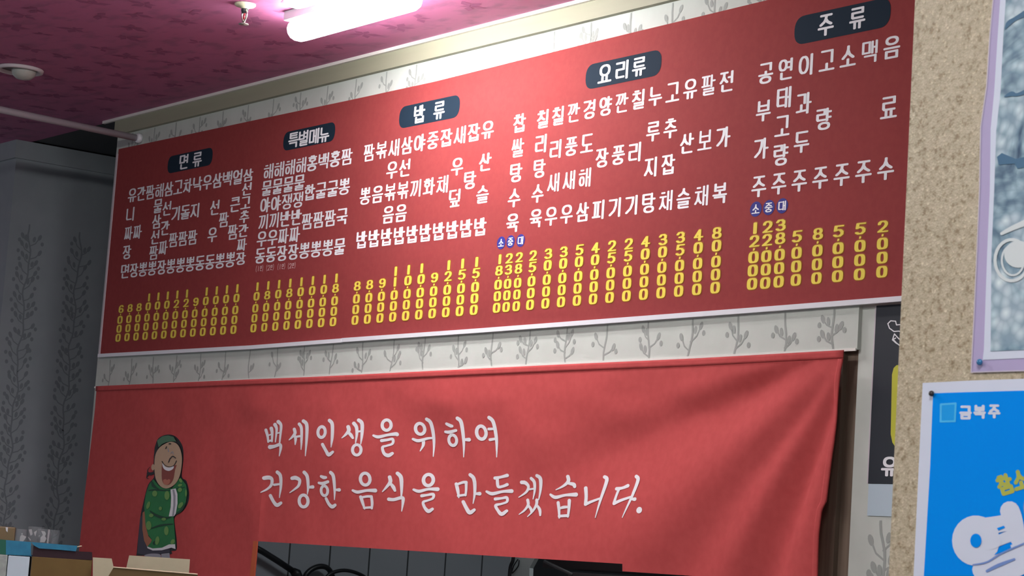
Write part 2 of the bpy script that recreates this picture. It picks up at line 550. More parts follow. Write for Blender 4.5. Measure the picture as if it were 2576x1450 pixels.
def hangul(ch):
    n = ord(ch) - 0xAC00
    c, v, j = CHO[n // 588], JUNG[n % 588 // 28], JONG[n % 28]
    st = []
    has = j != ' '
    if v in 'ㅏㅐㅑㅓㅔㅕㅣ':
        y0, y1 = (.42, 1) if has else (0, 1)
        ym = (y0 + y1) / 2
        side = {'ㄱ': 'ㄱ_side', 'ㄲ': 'ㄲ_side'}.get(c, c)
        right = {'ㅏ': .56, 'ㅑ': .56, 'ㅣ': .62, 'ㅓ': .54, 'ㅕ': .54, 'ㅐ': .48, 'ㅔ': .46}[v]
        st += fit(CONS[side], 0.02, right, y0 + (.04 if has else .10), y1 - (.02 if has else .06))
        q = .14 if has else .13
        if v == 'ㅏ': st += [[(.76, y0), (.76, y1)], [(.76, ym), (1, ym)]]
        if v == 'ㅑ': st += [[(.76, y0), (.76, y1)], [(.76, ym + q), (1, ym + q)], [(.76, ym - q), (1, ym - q)]]
        if v == 'ㅣ': st += [[(.92, y0), (.92, y1)]]
        if v == 'ㅓ': st += [[(.94, y0), (.94, y1)], [(.68, ym), (.94, ym)]]
        if v == 'ㅕ': st += [[(.94, y0), (.94, y1)], [(.66, ym + q), (.94, ym + q)], [(.66, ym - q), (.94, ym - q)]]
        if v == 'ㅐ': st += [[(.68, y0 + .02), (.68, y1 - .02)], [(.97, y0), (.97, y1)], [(.68, ym), (.97, ym)]]
        if v == 'ㅔ': st += [[(.74, y0 + .02), (.74, y1 - .02)], [(1, y0), (1, y1)], [(.56, ym), (.74, ym)]]
        if has:
            st += fit(CONS[j], .18, .92, 0, .30)
    elif v in 'ㅗㅛㅜㅠㅡ':
        if has:
            st += fit(CONS[c], .12, .88, .66, 1)
            if v == 'ㅗ': st += [[(0, .42), (1, .42)], [(.5, .42), (.5, .58)]]
            if v == 'ㅛ': st += [[(0, .42), (1, .42)], [(.33, .42), (.33, .58)], [(.67, .42), (.67, .58)]]
            if v == 'ㅜ': st += [[(0, .50), (1, .50)], [(.5, .50), (.5, .36)]]
            if v == 'ㅠ': st += [[(0, .50), (1, .50)], [(.32, .50), (.32, .36)], [(.68, .50), (.68, .36)]]
            if v == 'ㅡ': st += [[(0, .47), (1, .47)]]
            st += fit(CONS[j], .12, .88, 0, .27 if v in 'ㅜㅠ' else .30)
        else:
            lo = {'ㅗ': .42, 'ㅛ': .42, 'ㅜ': .52, 'ㅠ': .52, 'ㅡ': .36}[v]
            st += fit(CONS[c], .12, .88, lo, 1)
            if v == 'ㅗ': st += [[(0, .04), (1, .04)], [(.5, .04), (.5, .34)]]
            if v == 'ㅛ': st += [[(0, .04), (1, .04)], [(.32, .04), (.32, .34)], [(.68, .04), (.68, .34)]]
            if v == 'ㅜ': st += [[(0, .34), (1, .34)], [(.5, .34), (.5, 0)]]
            if v == 'ㅠ': st += [[(0, .34), (1, .34)], [(.32, .34), (.32, 0)], [(.68, .34), (.68, 0)]]
            if v == 'ㅡ': st += [[(0, .10), (1, .10)]]
    elif v in 'ㅘㅟ':
        st += fit(CONS[c], .05, .56, .52, .96)
        if v == 'ㅘ':
            st += [[(0, .10), (.62, .13)], [(.31, .12), (.31, .42)], [(.80, 0), (.80, 1)], [(.80, .52), (1, .52)]]
        else:
            st += [[(0, .36), (.70, .40)], [(.34, .38), (.34, .08)], [(.94, 0), (.94, 1)]]
    return st


DIGIT = {
    '0': [[(.5 + .5 * math.copysign(abs(math.cos(a)) ** .55, math.cos(a)), .5 + .5 * math.copysign(abs(math.sin(a)) ** .75, math.sin(a))) for a in [2 * math.pi * k / 28 for k in range(29)]]],
    '1': [[(.5, 1), (.5, 0)]],
    '2': [[(.04, .74), (.10, .90), (.32, 1), (.66, 1), (.90, .88), (.94, .70), (.80, .48), (.30, .16), (.02, 0), (1, 0)]],
    '3': [[(.04, .82), (.24, .99), (.64, 1), (.90, .86), (.88, .64), (.66, .53), (.36, .52)], [(.66, .53), (.96, .40), (.98, .18), (.74, .02), (.30, 0), (.02, .14)]],
    '4': [[(.66, 0), (.66, 1), (0, .30), (1, .30)]],
    '5': [[(.98, 1), (.16, 1), (.08, .56), (.40, .64), (.72, .60), (.96, .42), (.94, .18), (.66, .01), (.28, 0), (.02, .12)]],
    '6': [[(.92, .84), (.70, .99), (.36, .98), (.08, .78), (.02, .44), (.06, .16), (.32, 0), (.68, 0), (.94, .14), (.96, .36), (.72, .54), (.38, .54), (.06, .38)]],
    '8': [circle(.5, .76, .42, .24), circle(.5, .25, .5, .25)],
    '9': [[(.08, .16), (.30, .01), (.64, .02), (.92, .22), (.98, .56), (.94, .84), (.68, 1), (.32, 1), (.06, .86), (.04, .64), (.28, .46), (.62, .46), (.94, .62)]],
    ',': [[(.5, .55), (.52, .40), (.44, .2)]],
}


def glyph(pr, ch, cx, cy, w, h, rx, ry, mat=0, lift=0.0):
    """draw one character centred at (cx, cy), outer size w x h, nib half sizes rx, ry"""
    st = DIGIT[ch] if ch in DIGIT else hangul(ch)
    iw, ih = w - 2 * rx, h - 2 * ry
    for s in st:
        pr.stroke([(cx + (x - .5) * iw, cy + (y - .5) * ih) for x, y in s], rx, ry, mat, lift, square=0.75)


def lerp(a, b, t):
    return a + (b - a) * t


# ------------------------------------------------------------------ the room
CEIL = CAM.z + 1.695
WALL_L = at(300, 302).x                 # left end of the menu wall
SIDE_X = at(75, 367).x                  # face of the wall along the dark passage
LINTEL = at(1000, 937).z                # underside of the menu wall over the kitchen hatch
JAMB_R = at(2146, 1000).x               # right end of the hatch
CORK_Y = -1.62
CORK_L = at(2270, 700, CORK_Y).x
SILL = 0.86

bm = bmesh.new()
box(bm, -6.5, 9.0, -9.0, 5.0, -0.08, 0.0)
structure('floor', bm, 'floor')

# ceiling with its printed leaves
bm = bmesh.new()
box(bm, -6.5, 9.0, -9.0, 0.0, CEIL, CEIL + 0.08)
rnd = random.Random(5)
pr = Print(lambda x, y, o: Vector((x, y, CEIL - 0.0004 - o)))
pr.bm = bm
gx = -4.6
while gx < 2.4:
    gy = -2.9
    while gy < -0.05:
        cx_, cy_ = gx + rnd.uniform(-.06, .06), gy + rnd.uniform(-.05, .05)
        a0 = rnd.uniform(0, 6.28)
        for k in range(rnd.choice((3, 4, 5))):
            a = a0 + k * 1.25 + rnd.uniform(-.2, .2)
            L = rnd.uniform(.016, .034)
            px_, py_ = cx_ + L * math.cos(a), cy_ + L * math.sin(a)
            tip = (cx_ + 2 * L * math.cos(a), cy_ + 2 * L * math.sin(a))
            n_ = (-math.sin(a) * L * .5, math.cos(a) * L * .5)
            pts_ = [(cx_, cy_), (px_ + n_[0], py_ + n_[1]), tip, (px_ - n_[0], py_ - n_[1])]
            if max(p[1] for p in pts_) < -0.06:
                pr.poly(pts_, 1)
        gy += 0.17
    gx += 0.19
structure('ceiling', bm, ['ceiling', 'ceiling_leaf'], 'maroon ceiling paper with a darker leaf print')


def sprig(pr, x, z0, z1, seed, mat=1, s=1.0):
    """one wallpaper stem with twigs, leaves and berries, clipped to z0..z1"""
    r = random.Random(seed)
    ph = r.uniform(0, 6)
    zz = z0 - r.uniform(0, .05)
    line = []
    z = z0
    while z < z1:
        line.append((x + .007 * s * math.sin(z * 23 + ph) + .004 * math.sin(z * 51 + ph), z))
        z += .022
    line.append((line[-1][0], z1))
    pr.stroke(line, .0036 * s, .001, mat, seg=8)
    side = 1
    while zz < z1:
        bx = x + .007 * s * math.sin(zz * 23 + ph)
        L = r.uniform(.026, .042) * s
        up = r.uniform(.020, .045) * s
        tx, tz = bx + side * L, zz + up
        if zz > z0 and tz + .014 * s < z1:
            pr.stroke([(bx, zz), (bx + side * L * .6, zz + up * .35), (tx, tz)], .0022 * s, .0022 * s, mat, seg=8)
            pr.disc(tx, tz, .0072 * s, .0125 * s, mat, seg=12, rot=-side * .45)
            if r.random() < .6:
                mx_, mz_ = bx + side * L * .45, zz + up * .75
                pr.disc(mx_, mz_, .0065 * s, .0115 * s, mat, seg=12, rot=-side * .2)
            if r.random() < .75 and zz - .004 > z0:
                pr.disc(bx + side * (L + .012 * s), min(zz + up * r.uniform(.1, .6), z1 - .012), .0068 * s, .0080 * s, mat, seg=12)
        side = -side
        zz += r.uniform(.015, .025) * s


# menu wall: lintel panel, right pier, left jamb, parapet under the hatch
bm = bmesh.new()
box(bm, WALL_L, JAMB_R + .006, 0, .16, LINTEL, CEIL)
box(bm, JAMB_R, 6.5, .012, .16, 0, CEIL)
box(bm, WALL_L, WALL_L + .16, 0, .16, 0, LINTEL)
box(bm, WALL_L + .16, JAMB_R, 0.02, .16, 0, SILL)
pr = Print(lambda x, y, o: Vector((x, -0.0004 - o, y)))
pr.bm = bm
x_ = at(836, 900).x
stems = []
pitch = (at(1331, 870).x - at(836, 900).x) / 6
x0s = x_ - pitch * math.floor((x_ - WALL_L - .03) / pitch)
k = 0
ztop = at(1000, 172).z
while x0s < JAMB_R - .02:
    sprig(pr, x0s, LINTEL + .004, at(900, 860).z - .004, 40 + k)
    if x0s < at(1900, 60).x:
        sprig(pr, x0s + .02, at(700, 290).z - .03, ztop - .004, 90 + k)
    x0s += pitch
    k += 1
pr2 = Print(lambda x, y, o: Vector((x, 0.0116 - o, y)))
pr2.bm = bm
for k in range(4):
    sprig(pr2, JAMB_R + .115 + k * .15, .9, at(2200, 1310).z, 140 + k, s=1.25)
structure('wall_back', bm, ['wallpaper', 'sprig'], 'wallpapered wall with grey berry sprigs behind the menu banners')

# thin cream bead along the lintel's lower edge
bm = bmesh.new()
box(bm, WALL_L, JAMB_R + .004, -.004, 0.0, LINTEL - .004, LINTEL + .003)
structure('trim_1', bm, 'cornice_white')
# cornice
zc0, zc1 = at(1000, 172).z, at(1000, 123).z
bm = bmesh.new()
box(bm, WALL_L, 6.5, -.018, 0, zc0, CEIL)
structure('trim_2', bm, 'cornice', 'cream wooden cornice board under the ceiling')
bm = bmesh.new()
box(bm, WALL_L - .09, 6.5, -.030, -.018, CEIL - .011, CEIL)
structure('trim_3', bm, 'cornice_white', 'thin white bead between cornice and ceiling')
# wooden lining of the hatch
bm = bmesh.new()
box(bm, JAMB_R - .16, JAMB_R, .02, .16, SILL, LINTEL)
box(bm, JAMB_R - .070, JAMB_R - .045, .004, .02, SILL, LINTEL)
structure('trim_4', bm, 'dark_wood', 'brown wooden frame of the kitchen hatch')

# dark passage on the left: wall running back with a drop moulding
side_y0 = at_z(25, 358, CEIL).y
bm = bmesh.new()
z_m = at_x(24, 395, SIDE_X).z
box(bm, SIDE_X - 3.4, SIDE_X, side_y0, 5.0, 0, z_m)
box(bm, SIDE_X - 3.4, SIDE_X + .012, side_y0 - .012, 5.0, z_m, CEIL, mat=2)
prs = Print(lambda x, y, o: Vector((SIDE_X + .0005 + o, x, y)))
prs.bm = bm
for k in range(12):
    sprig(prs, side_y0 + .10 + k * .24, .6, z_m - .28, 300 + k, 1, s=1.15)
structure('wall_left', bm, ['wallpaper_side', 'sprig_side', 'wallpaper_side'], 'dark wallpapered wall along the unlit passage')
bm = bmesh.new()
box(bm, SIDE_X - .5, WALL_L + .3, 3.9, 4.0, 0, CEIL + .4)
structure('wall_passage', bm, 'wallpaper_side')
bm = bmesh.new()
box(bm, SIDE_X - .5, 6.5, 0.0, 4.0, CEIL + .005, CEIL + .4)
structure('ceiling_passage', bm, 'kitchen_dark')
bm = bmesh.new()
box(bm, WALL_L, WALL_L + .10, .16, 3.9, 0, CEIL)
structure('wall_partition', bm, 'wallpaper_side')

# kitchen behind the hatch
TILE_X = WALL_L + .12
KEND = at_x(1283, 1420, TILE_X).y
TILE_W = (at_x(1120, 1420, TILE_X).y - at_x(726, 1420, TILE_X).y) / 4
M['tile'] = tile_material(TILE_W, at_x(726, 1420, TILE_X).y)
bm = bmesh.new()
box(bm, WALL_L + .10, TILE_X, .16, KEND, 0, CEIL)
structure('wall_kitchen', bm, 'tile', 'grey tiled kitchen wall seen through the hatch')
bm = bmesh.new()
box(bm, WALL_L + .10, 6.5, KEND, KEND + .1, 0, CEIL)
structure('wall_rear', bm, 'kitchen_dark')

# granular partition on the right, close to the camera
bm = bmesh.new()
pts = []
for y_ in (-30, 200, 500, 760, 1000, 1300, 1480):
    pass
box(bm, CORK_L, 6.6, CORK_Y, CORK_Y + .16, 0, CEIL)
structure('wall_right', bm, 'cork', 'speckled beige granular partition wall on the right')


# ------------------------------------------------------------------ lamps and ceiling fittings
def bar_lamp(loc, label, glow, length=.50, group=None, gap=.082, shift=0.0):
    """two glowing bars under a thin metal case, long side along x"""
    t = thing('ceiling_lamp', loc, label, 'lamp', group)
    x, y, z = loc
    for dy in (-gap, gap):
        sx = x + (shift if dy < 0 else 0)
        bm = bmesh.new()
        box(bm, sx - length / 2 + .004, sx + length / 2 - .004, y + dy - .050, y + dy + .050, z - .030, z, .003)
        link('lamp_case', bm, 'lamp_case', t)
        bm = bmesh.new()
        n, R = 14, .046
        rings = []
        # rounded bar: capsule outline, rounded cross-section
        for i, (u, s) in enumerate([(-1, .25), (-.993, .55), (-.975, .78), (-.945, .93), (-.905, 1), (.905, 1), (.945, .93), (.975, .78), (.993, .55), (1, .25)]):
            ring = []
            for k in range(n):
                a = 2 * math.pi * k / n
                ring.append(bm.verts.new((x + (shift if dy < 0 else 0) + u * length / 2, y + dy + R * s * math.cos(a), z - .055 + .036 * (0.35 + .65 * s) * math.sin(a))))
            rings.append(ring)
        for i in range(len(rings) - 1):
            for k in range(n):
                bm.faces.new((rings[i][k], rings[i][(k + 1) % n], rings[i + 1][(k + 1) % n], rings[i + 1][k]))
        bm.faces.new(rings[0]); bm.faces.new(rings[-1])
        bmesh.ops.recalc_face_normals(bm, faces=bm.faces[:])
        link('light_bar', bm, glow, t, True)
    return t


pa, pb = at_z(738, 76, CEIL - .052), at_z(1047, -6, CEIL - .052)
lamp_len = pb.x - pa.x
lamp_y = (pa.y + pb.y) / 2
_up = at_z(734, -7, CEIL - .052)
lamp_gap = (lamp_y - _up.y) / 2
lamp_c = Vector(((pa.x + pb.x) / 2, lamp_y - lamp_gap, CEIL))
bar_lamp(lamp_c, 'lit white double bar ceiling lamp in front of the long red menu', 'lamp_glow', lamp_len, gap=lamp_gap, shift=_up.x - pa.x)
bar_lamp(Vector((5.0, -3.2, CEIL)), 'lit double bar ceiling lamp before the speckled partition', 'room_glow', .9, 'guest room ceiling lamps')
bar_lamp(Vector((2.6, -4.9, CEIL)), 'lit double bar ceiling lamp over the middle of the guest room', 'room_glow', .9, 'guest room ceiling lamps')
bar_lamp(Vector((0.6, 1.0, CEIL)), 'lit double bar lamp on the kitchen ceiling behind the hatch', 'kitchen_glow', .9)

bar_lamp(Vector((1.5, -2.7, CEIL)), 'added unseen double bar ceiling lamp brightening the right half of the menu', 'fill_glow', .9)  # extra lamp added out of view to brighten the menu wall's right half

# sprinkler
sp = at_z(617, 10, CEIL)
t = thing('sprinkler', sp, 'small chrome sprinkler head under the maroon ceiling, left of the lamp', 'sprinkler')
bm = bmesh.new()
lathe(bm, [(.0335, 0), (.0335, -.004), (.030, -.008), (.016, -.010), (.012, -.016), (.0, -.016)], sp, 28)
link('cover_plate', bm, principled('plate_cream', (0.72, 0.74, 0.52), 0.35), t, True)
bm = bmesh.new()
lathe(bm, [(.0, -.014), (.0105, -.014), (.0115, -.022), (.009, -.030), (.0, -.030)], sp, 16)
link('nozzle', bm, 'kitchen_dark', t, True)
for s in (-1, 1):
    bm = bmesh.new()
    tube(bm, smooth_line([sp + Vector((s * .009, 0, -.020)), sp + Vector((s * .015, 0, -.032)), sp + Vector((s * .013, 0, -.044)), sp + Vector((s * .003, 0, -.058))], 5), .0030, 8)
    link('yoke_arm', bm, 'chrome', t, True)
bm = bmesh.new()
lathe(bm, [(.0, -.026), (.0028, -.026), (.0032, -.050), (.0, -.050)], sp, 10)
link('bulb', bm, principled('bulb_red', (0.45, 0.05, 0.06), 0.2), t, True)
bm = bmesh.new()
lathe(bm, [(.0, -.056), (.005, -.056), (.0055, -.062), (.016, -.064), (.016, -.066), (.0, -.067)], sp, 20)
link('deflector', bm, 'chrome', t, True)

# recessed downlight, switched off
dl = at_z(50, 172, CEIL)
rad = (at_z(111, 178, CEIL) - dl).length
t = thing('downlight', dl, 'round white recessed downlight, switched off, in the dark ceiling corner', 'lamp')
bm = bmesh.new()
lathe(bm, [(rad * .80, -.001), (rad * .97, -.001), (rad, -.004), (rad * .97, -.012), (rad * .86, -.014), (rad * .80, -.010), (rad * .80, -.001)], dl, 44)
link('trim_ring', bm, 'ring_white', t, True)
bm = bmesh.new()
lathe(bm, [(rad * .81, -.0015), (rad * .3, -.0012), (0.0, -.0012)], dl, 36)
link('reflector', bm, principled('reflector_dark', (0.16, 0.16, 0.17), 0.35), t, True)
bm = bmesh.new()
c_ = dl + Vector((.016, .010, -.002))
lathe(bm, [(rad * .50, 0), (rad * .52, -.010), (rad * .46, -.026), (rad * .30, -.038), (0, -.042)], c_, 28)
link('bulb', bm, 'bulb_off', t, True)

# grey pipe from the menu wall towards the room
e1 = at(352, 349, -.002)
d_ = at_z(-60, 263, e1.z)
t = thing('pipe', e1, 'grey pipe running from the menu wall over the dark passage', 'pipe')
bm = bmesh.new()
far = e1 + (Vector((d_.x, d_.y, e1.z)) - e1) * 1.3
tube(bm, [e1 + Vector((0, -.016, 0)), far], .0135, 16)
link('tube', bm, 'pipe', t, True)
bm = bmesh.new()
lathe(bm, [(.0, 0), (.020, 0), (.020, .012), (.016, .018), (.0, .018)], e1 + Vector((.004, 0, 0)), 20, 'Y')
link('wall_flange', bm, 'white_plastic', t, True)


# ------------------------------------------------------------------ the menu banner
MENU_TOP = [(300, 377), (480, 339), (700, 292), (900, 250), (1100, 206.5), (1300, 156.5), (1512, 104), (1750, 47), (1948, -1)]
_tp = [at(*p) for p in MENU_TOP]
MENU_BOT = [(258, 893), (640, 872), (865, 855), (1180, 833), (1500, 809), (1900, 779), (2262, 751)]
_bp = [at(*p) for p in MENU_BOT]
MENU_L, MENU_R = at(280, 634).x, at(2264, 757).x + .12


def curve_z(pts, x):
    if x <= pts[0].x: return pts[0].z
    for a, b in zip(pts[:-1], pts[1:]):
        if x <= b.x:
            return lerp(a.z, b.z, (x - a.x) / (b.x - a.x))
    a, b = pts[-2], pts[-1]
    return b.z + (x - b.x) * (b.z - a.z) / (b.x - a.x) * .3


def menu_bulge(x, z):
    return .0012 * noise.noise((x * 1.1, z * 1.0, 3.1))


def menu_place(x, y, o):
    return Vector((x, -.0085 - menu_bulge(x, y) - .0004 - o, y))


menu = thing('menu_banner', (lerp(MENU_L, MENU_R, .5), -.004, at(1200, 831).z),
             'long red menu banner with white dish names and yellow prices, under the cornice', 'banner')
bm = bmesh.new()
NX, NZ = 130, 30
grid = []
for i in range(NX + 1):
    x = lerp(MENU_L, MENU_R, i / NX)
    zt, zb = curve_z(_tp, x), curve_z(_bp, x)
    grid.append([bm.verts.new((x, -.0085 - menu_bulge(x, lerp(zb, zt, j / NZ)), lerp(zb, zt, j / NZ))) for j in range(NZ + 1)])
for i in range(NX):
    for j in range(NZ):
        bm.faces.new((grid[i][j], grid[i + 1][j], grid[i + 1][j + 1], grid[i][j + 1]))
bmesh.ops.solidify(bm, geom=bm.faces[:], thickness=-.0012)
bmesh.ops.recalc_face_normals(bm, faces=bm.faces[:])
link('sheet', bm, 'menu_red', menu)
# pale side edge
bm = bmesh.new()
box(bm, MENU_L - .008, MENU_L + .002, -.0125, -.001, curve_z(_bp, MENU_L), curve_z(_tp, MENU_L) - .02)
tag(link('side_edge', bm, 'banner_edge', menu), 'pale grey left edge strip')
# white bottom rail in two lengths
xj = at(868, 860).x
for xa, xb, dz in ((MENU_L - .006, xj - .002, 0), (xj + .002, MENU_R, .001)):
    bm = bmesh.new()
    n = 24
    sec = [(-.016, -.0070), (-.016, .0065), (-.004, .0065), (-.004, -.0070)]
    rings = []
    for i in range(n + 1):
        x = lerp(xa, xb, i / n)
        z = curve_z(_bp, x) - .0045 + dz
        rings.append([bm.verts.new((x, yy, z + zz)) for yy, zz in sec])
    for i in range(n):
        for k in range(4):
            bm.faces.new((rings[i][k], rings[i][(k + 1) % 4], rings[i + 1][(k + 1) % 4], rings[i + 1][k]))
    bm.faces.new(rings[0]); bm.faces.new(rings[-1])
    bmesh.ops.recalc_face_normals(bm, faces=bm.faces[:])
    tag(link('bottom_rail', bm, 'white_plastic', menu), 'white plastic rail holding the lower edge')


def wall2(p):
    v = at(*p)
    return (v.x, v.z)


def size_m(px, py, w, h):
    """size in metres of a w x h pixel upright glyph at a pixel of the wall"""
    return at(px + w / 2, py + .05 * w).x - at(px - w / 2, py - .05 * w).x, at(px, py - h / 2).z - at(px, py + h / 2).z


def dish_block(names, tl, tr, bl, br, gl, gr, xs=None):
    """columns of justified dish names; gl/gr glyph pixel size at left and right"""
    n = len(names)
    T0, T1, B0, B1 = wall2(tl), wall2(tr), wall2(bl), wall2(br)
    S0, S1 = size_m(*tl, *gl), size_m(*tr, *gr)
    for i, name in enumerate(names):
        t = i / (n - 1) if xs is None else xs[i]
        tx, tz, bx, bz = lerp(T0[0], T1[0], t), lerp(T0[1], T1[1], t), lerp(B0[0], B1[0], t), lerp(B0[1], B1[1], t)
        w, h = lerp(S0[0], S1[0], t), lerp(S0[1], S1[1], t)
        pr = Print(menu_place)
        h = min(h, (tz - bz) / (len(name) - 1) * .90)
        for j, ch in enumerate(name):
            s = j / (len(name) - 1)
            busy = ch in '뽕짬짜해쟁채새쌀팔끼깐맥백보볶'
            glyph(pr, ch, lerp(tx, bx, s), lerp(tz, bz, s), w, h, w * (.077 if busy else .090), h * (.046 if busy else .050))
        pr.done('dish_name', 'white_print', menu)


def price_at(text, base, top, gw, gh):
    """text = digits read downwards; base: pixel of last zero, top: pixel of the thousands digit row"""
    b, t = wall2(base), wall2(top)
    rows = len(text)
    w, h = size_m(*base, gw, gh * .94)
    pos = [0, 1, 2, 3.22, 4.20][:rows]
    u = ((t[0] - b[0]) / pos[-1], (t[1] - b[1]) / pos[-1])
    pr = Print(menu_place)
    for mat, grow, lift in ((1, w * .055, 0.0), (0, 0.0, .0010)):
        pr.n = 0
        for r, ch in enumerate(reversed(text)):
            cx_, cz_ = b[0] + u[0] * pos[r], b[1] + u[1] * pos[r]
            gw_, rx, ry = (w * .36, w * .18, h * .10) if ch == '1' else (w, w * .175, h * .075) if ch == '0' else (w, w * .15, h * .062)
            glyph(pr, ch, cx_, cz_, gw_ + 2 * grow, h + 2 * grow, rx + grow, ry + grow, mat, lift)
        glyph(pr, ',', b[0] + u[0] * 2.62, b[1] + u[1] * 2.62, w * .5 + 2 * grow, h * .36 + 2 * grow, w * .085 + grow, h * .06 + grow, mat, lift)
    pr.done('price', ['yellow_print', 'yellow_edge'], menu)


def price_block(texts, bl, br, tl, tr, rows_l, rows_r, gl, gr, xs=None):
    """tl, tr: pixel of the top digit at the block ends, holding rows_l / rows_r digits"""
    pos = {4: 3.22, 5: 4.20}
    B0, B1 = Vector(bl), Vector(br)
    U0 = (Vector(tl) - B0) / pos[rows_l]
    U1 = (Vector(tr) - B1) / pos[rows_r]
    X0, X1 = wall2(bl), wall2(br)
    n = len(texts)
    for i, s in enumerate(texts):
        t = i / (n - 1) if xs is None else xs[i]
        # place on the wall, then step in pixels only for the vertical direction
        X = lerp(X0[0], X1[0], t)
        tt = _px_t(X0, X1, bl, br, X)
        base = B0.lerp(B1, tt)
        u = U0.lerp(U1, tt)
        top = base + u * pos[len(s)]
        price_at(s, base, top, lerp(gl[0], gr[0], tt), lerp(gl[1], gr[1], tt))


def _px_t(X0, X1, bl, br, X):
    """fraction along the pixel line bl-br whose wall point has abscissa X"""
    lo, hi = 0.0, 1.0
    for _ in range(30):
        m_ = (lo + hi) / 2
        if at(lerp(bl[0], br[0], m_), lerp(bl[1], br[1], m_)).x < X: lo = m_
        else: hi = m_
    return lo


SECT1 = ['유니짜장면', '간짜장', '짬뽕', '해물삼선짬뽕', '삼선간짜장', '고기짬뽕', '차돌짬뽕', '낙지짬뽕', '우동', '삼선우동', '백짬뽕', '얼큰짬뽕', '삼선고추간짜장']
dish_block(SECT1, (337.6, 492.5), (629.5, 442), (319.6, 684), (611, 652), (21, 34), (25, 37))
price_block(['6000', '8000', '8000', '10000', '10000', '10000', '12000', '12000', '9000', '10000', '10000', '10000', '10000'],
            (302.8, 851), (593, 830.6), (310.5, 778.6), (603, 727), 4, 5, (13, 20.5), (15, 22.5))
SECT2 = ['해물야끼우동', '해물야끼우동', '해물쟁반짜장', '해물쟁반짜장', '홍합짬뽕', '백굴짬뽕', '홍굴짬뽕', '짬뽕국물']
dish_block(SECT2, (681, 432.6), (878, 395.8), (660, 645), (860, 621.7), (25, 38), (28, 40))
price_block(['10000', '18000', '10000', '18000', '10000', '10000', '10000', '18000'],
            (643.5, 826.7), (843.9, 810.6), (653.8, 722.5), (852.4, 701), 5, 5, (15, 22.5), (16.5, 24))
SECT3 = ['짬뽕밥', '볶음밥', '새우볶음밥', '삼선볶음밥', '야끼밥', '중화밥', '잡채밥', '새우덮밥', '잡탕밥', '유산슬밥']
dish_block(SECT3, (934, 385.5), (1232.9, 328), (915, 604.7), (1213.8, 572), (27, 42), (31, 44))
price_block(['8000', '8000', '9000', '11000', '10000', '10000', '9000', '12000', '15000', '15000'],
            (899.3, 806.8), (1198.4, 781), (905.2, 720.9), (1206, 660.7), 4, 5, (17, 24.5), (19.5, 26.5))
SECT4 = ['칠리탕수육', '칠리새우', '깐풍새우', '경도해삼', '양장피', '깐풍기', '칠리기', '누루지탕', '고추잡채', '유산슬', '팔보채', '전가복']
dish_block(['찹쌀탕수육'] * 1 + [], (1312.8, 311), (1313.8, 311), (1295.5, 562.5), (1296.5, 562.5), (31, 46), (31, 46), xs=[0])
dish_block(SECT4, (1371.9, 301), (1834, 206.7), (1354.3, 551), (1816.6, 488), (30, 45.5), (36, 51))
for s, b, t in (('18000', (1255.9, 776), (1264.3, 654)), ('23000', (1280, 773.9), (1287.9, 651.5)), ('28000', (1305.3, 771.9), (1313, 648.9))):
    price_at(s, b, t, 18.5, 26)
price_block(['25000', '30000', '30000', '50000', '40000', '25000', '25000', '40000', '30000', '35000', '40000', '80000'],
            (1340, 768.3), (1805.5, 725.3), (1348, 644.6), (1810, 587.7), 5, 5, (19.5, 27), (24, 30.5))
SECT5 = ['공부가주', '연태고량주', '이과두주', '고량주', '소주', '맥주', '음료수']
dish_block(SECT5, (1932.4, 186), (2249.7, 120.7), (1915, 471), (2234.8, 426), (37, 52), (42, 56))
for s, b, t in (('12000', (1898.6, 715.8), (1906.3, 575.7)), ('22000', (1931.7, 713.6), (1938, 572.4)), ('38000', (1965.6, 710.3), (1970.9, 568.2)),
                ('5000', (2008.9, 706), (2012, 596.4)), ('8000', (2060.8, 701.4), (2064.6, 590)), ('5000', (2113.7, 696.5), (2116.5, 583.4)),
                ('5000', (2168.9, 691.8), (2171.6, 577)), ('2000', (2225.4, 685.4), (2228, 571.5))):
    price_at(s, b, t, 26 if b[0] < 2100 else 28, 31)

